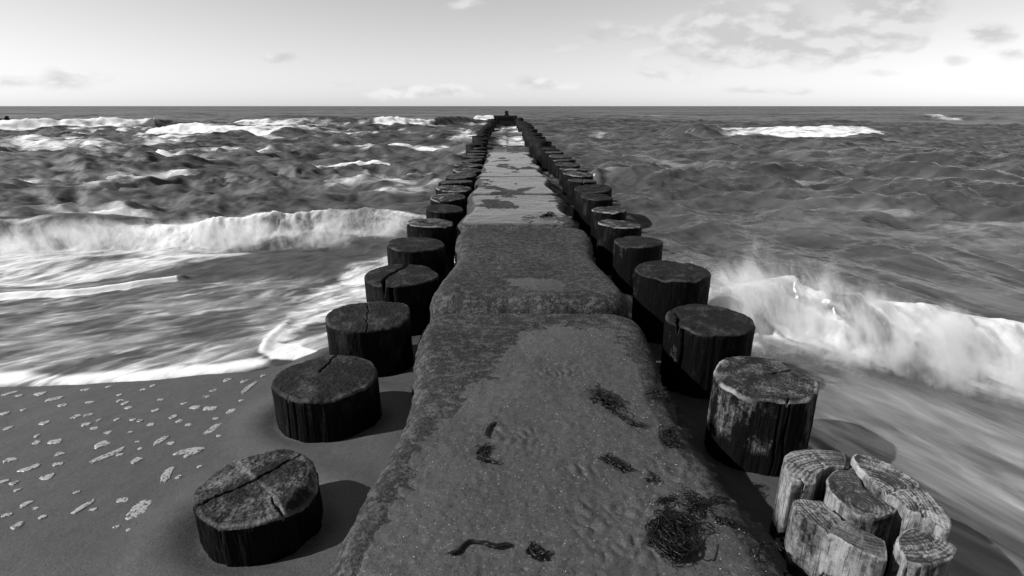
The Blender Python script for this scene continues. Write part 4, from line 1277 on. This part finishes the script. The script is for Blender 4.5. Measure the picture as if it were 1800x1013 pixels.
# ------------------------------------------------------------------ blobs of foam left on the sand (crop pixels of the lower left of the photo, 1.8 per photo px)
BLOBS = [  # x0,y0,x1,y1,width
    (395, 840, 485, 770, 26), (510, 720, 550, 665, 18), (545, 628, 655, 606, 10), (580, 640, 640, 608, 9), (288, 656, 400, 602, 11), (60, 682, 132, 655, 10), (640, 568, 705, 528, 10),
    (480, 600, 540, 566, 9), (762, 440, 812, 395, 9), (370, 782, 410, 768, 11), (228, 820, 300, 768, 10), (125, 706, 175, 690, 11), (35, 860, 75, 845, 11), (408, 655, 455, 640, 10),
    (305, 602, 345, 592, 12), (648, 488, 682, 480, 10), (602, 484, 636, 476, 8), (155, 592, 198, 580, 10), (528, 772, 562, 763, 10), (716, 500, 748, 486, 8), (60, 795, 106, 774, 8),
    (10, 652, 52, 638, 9), (140, 462, 208, 444, 6), (104, 440, 152, 432, 7), (0, 500, 32, 493, 6), (0, 440, 60, 428, 5), (705, 398, 738, 387, 6), (762, 402, 790, 390, 6), (265, 468, 302, 460, 5), (185, 476, 212, 470, 6),
    (124, 532, 160, 524, 7), (10, 548, 44, 540, 6), (226, 514, 258, 505, 7), (262, 510, 298, 500, 6), (260, 538, 286, 530, 7), (284, 550, 314, 542, 6), (330, 562, 354, 555, 6), (478, 492, 508, 487, 5),
    (535, 514, 564, 506, 7), (556, 526, 578, 522, 6), (586, 538, 610, 532, 6), (430, 524, 456, 520, 5), (412, 520, 430, 516, 5), (394, 484, 424, 477, 6), (384, 470, 410, 464, 6), (367, 462, 392, 456, 5), (464, 536, 490, 532, 6),
    (686, 572, 712, 562, 8), (526, 596, 554, 588, 7), (436, 612, 450, 606, 5), (105, 594, 130, 585, 7), (105, 574, 130, 566, 5), (175, 630, 202, 622, 7), (170, 662, 198, 652, 8), (0, 718, 24, 706, 8), (26, 722, 62, 713, 7), (42, 742, 72, 736, 5),
    (230, 750, 256, 744, 6), (120, 832, 150, 822, 7), (6, 826, 40, 812, 7), (284, 808, 306, 798, 7), (358, 862, 380, 854, 6), (465, 855, 480, 836, 7), (555, 704, 576, 696, 7), (622, 670, 642, 664, 5), (372, 632, 388, 626, 6),
    (640, 448, 666, 443, 5), (664, 430, 686, 422, 5), (570, 470, 596, 465, 4), (474, 412, 494, 408, 4), (330, 418, 356, 412, 4), (442, 425, 464, 421, 4), (496, 458, 520, 454, 4), (255, 428, 286, 420, 5), (368, 442, 388, 436, 4), (302, 522, 324, 518, 4),
    (358, 522, 382, 516, 4), (404, 560, 420, 555, 4), (428, 590, 444, 585, 4), (674, 518, 692, 513, 5), (62, 488, 86, 484, 4), (772, 480, 790, 476, 5), (822, 380, 842, 376, 4), (756, 462, 772, 456, 5), (808, 514, 826, 508, 4), (104, 800, 124, 796, 4), (50, 444, 72, 438, 4),
    (420, 860, 400, 880, 7), (500, 842, 520, 832, 8)]
BLOB_LABELS = {0: 'largest foam blob on the sand, a broad bubbly smear left of the nearest pile', 1: 'tall leaf-shaped foam blob above the largest smear', 2: 'upper arm of the forked foam streak on the sand',
               3: 'lower arm of the forked foam streak on the sand', 4: 'long thin foam streak slanting up in the middle of the wet sand', 5: 'slender foam streak at the left edge of the photo',
               6: 'slanting foam streak pointing at the second left pile', 7: 'short slanting foam streak just above the forked streak', 8: 'smeared foam streak nearest the foam edge beside the second left pile', 10: 'dumbbell-shaped foam streak left of the largest smear'}


def on_sand(a, b):
    z = .2
    for _ in range(6):
        x, y = at(a / 1.8, 450 + b / 1.8, z); z = float(sand_z(np.array([x]), np.array([y]))[0])
    return x, y


def build_blobs():
    r = random.Random(5)
    for i, (x0, y0, x1, y1, w) in enumerate(BLOBS):
        mx, my = (x0 + x1) / 2, (y0 + y1) / 2
        nl = math.hypot(x1 - x0, y1 - y0); nx, ny = -(y1 - y0) / nl, (x1 - x0) / nl
        p0, p1 = on_sand(x0, y0), on_sand(x1, y1)
        cx, cy = (p0[0] + p1[0]) / 2, (p0[1] + p1[1]) / 2
        cz = float(sand_z(np.array([cx]), np.array([cy]))[0])
        L = math.hypot(p1[0] - p0[0], p1[1] - p0[1]) / 2
        ang = math.atan2(p1[1] - p0[1], p1[0] - p0[0])
        q0, q1 = on_sand(mx - nx * w / 2, my - ny * w / 2), on_sand(mx + nx * w / 2, my + ny * w / 2)
        # across the blob, at right angles to its length on the ground
        ax, ay = -math.sin(ang), math.cos(ang)
        wid = max(.006, abs((q1[0] - q0[0]) * ax + (q1[1] - q0[1]) * ay) / 2 * 1.5)
        L = max(L, wid)
        n = 44; rings = 9
        ph = np.linspace(0, 2 * np.pi, n, endpoint=False)
        edge = 1 + .5 * fbm(np.cos(ph) * 1.5 + i * 3.1, np.sin(ph) * 1.5, 4, 7, .6)
        V = []
        for q in np.linspace(0, 1, rings):
            u = L * q * edge * np.cos(ph); v = wid * q * edge * np.sin(ph)
            v = v + .25 * wid * np.sin(u / max(L, .001) * 2.5 + i)
            hgt = (.0010 if wid > .012 else .0007) * (1 - q ** 4) + .0002 * fbm(u * 90 + i, v * 90, 2, 9) * (1 - q ** 6)
            X = u * math.cos(ang) - v * math.sin(ang); Y = u * math.sin(ang) + v * math.cos(ang)
            zz = sand_z(X + cx, Y + cy) - cz + .0035 * fbm((X + cx) * 3, (Y + cy) * 3, 3, 2) + .0008 + hgt - (.004 if q == 1 else 0)
            V.append(np.column_stack([X, Y, zz]))
        o = link_mesh('foam_blob', np.concatenate(V), grid_faces(rings, n, True), M_BLOB)
        o.location = (cx, cy, cz)
        if i in BLOB_LABELS: lab, g = BLOB_LABELS[i], 'foam streaks on the wet sand'
        else: lab, g = 'small rounded fleck of foam scattered on the dark wet sand', 'foam flecks on the wet sand'
        tag(o, lab, 'foam', g)

build_blobs()

# ------------------------------------------------------------------ seaward end of the groyne
def box(bm, c, s, rz=0.0, tz=0.0):
    r = bmesh.ops.create_cube(bm, size=1.0)
    from mathutils import Matrix
    Mx = Matrix.Translation(c) @ Matrix.Rotation(rz, 4, 'Z') @ Matrix.Rotation(tz, 4, 'Y') @ Matrix.Diagonal((s[0], s[1], s[2], 1))
    bmesh.ops.transform(bm, matrix=Mx, verts=r['verts'])
    bmesh.ops.bevel(bm, geom=list({e for v in r['verts'] for e in v.link_edges}), offset=min(s) * .12, segments=2, affect='EDGES')


def bm_obj(name, bm, mat, parent=None):
    me = bpy.data.meshes.new(name); bm.to_mesh(me); bm.free()
    o = bpy.data.objects.new(name, me); COL.objects.link(o); me.materials.append(mat)
    if parent: o.parent = parent
    return o


def build_end():
    y = 26.3; cx = groyne_x(y)
    root = empty('timber_bulkhead', (cx, y, 0)); tag(root, 'black timber bulkhead closing the seaward end between the two pile rows', 'bulkhead')
    bm = bmesh.new()
    for i in range(3): box(bm, (0, 0, -.35 + i * .34), (.82, .09, .325))
    bm_obj('plank_wall', bm, M_TARRED, root)
    for sx in (-1, 1):
        bm = bmesh.new(); box(bm, (sx * .47, 0, -.1), (.11, .14, 1.3)); bm_obj('end_post', bm, M_SIDE_DARK, root)
    bm = bmesh.new(); box(bm, (0, 0, .54), (1.1, .16, .1)); bm_obj('capping_beam', bm, M_TARRED, root)
    y2 = 26.9; x2, _ = at(890.5, 200, .3); x2 = (890.5 - CX) / F_PX * (math.cos(PITCH) * y2 + .1)
    root = empty('marker_post', (x2, y2, 0)); tag(root, 'single taller post with a square black head past the bulkhead at the seaward end', 'marker post')
    ph = np.linspace(0, 2 * np.pi, 20, endpoint=False)
    V = []
    for z, rr in ((-.8, .2), (.3, .19), (.5, .16), (.62, .10), (.66, .08)):
        V.append(np.column_stack([rr * np.cos(ph), rr * np.sin(ph), np.full(20, z)]))
    link_mesh('shaft', np.concatenate(V), grid_faces(len(V), 20, True), M_SIDE_DARK, root)
    bm = bmesh.new(); box(bm, (0, 0, .725), (.17, .17, .13)); bm_obj('post_head', bm, M_TARRED, root)


build_end()


def build_far_groyne():
    for (px0, px1, ytop, ybot, lab) in ((10, 18, 204.5, 215, 'upright black pile at the far left edge, taller and leaning a little'), (-8, 9.5, 209, 217, 'low wide black pile stub at the far left edge, beside the taller one')):
        y = 31.0
        d = math.cos(PITCH) * y + .3
        xa, xb = (px0 - CX) / F_PX * d, (px1 - CX) / F_PX * d
        def zat(py):
            q = ray((px0 + px1) / 2, py); return CAM_Z + q[2] / q[1] * y
        p = ((xa + xb) / 2, y, (xb - xa) / 2, zat(ytop))
        top, sh = pile_meshes(p, 36, 6, 8, seed=5 + px1, depth=1.4, tilt=(.06, 0))
        X = np.vstack([top[0], sh[0]]); Y = np.vstack([top[1], sh[1]]); Z = np.vstack([top[2], sh[2]])
        o = link_mesh('timber_pile', np.stack([X, Y, Z], -1).reshape(-1, 3), grid_faces(X.shape[0], 36, True), M_TARRED)
        o.location = (p[0], p[1], p[3])
        tag(o, lab, 'timber pile', 'piles of the neighbouring groyne')


build_far_groyne()

for o in list(COL.objects):
    if o.type == 'MESH' and o.name.split('.')[0] in ('cut_top', 'shaft', 'timber_pile', 'seaweed_clump', 'foam_blob', 'sand', 'sand_film'):
        fix_normals(o)
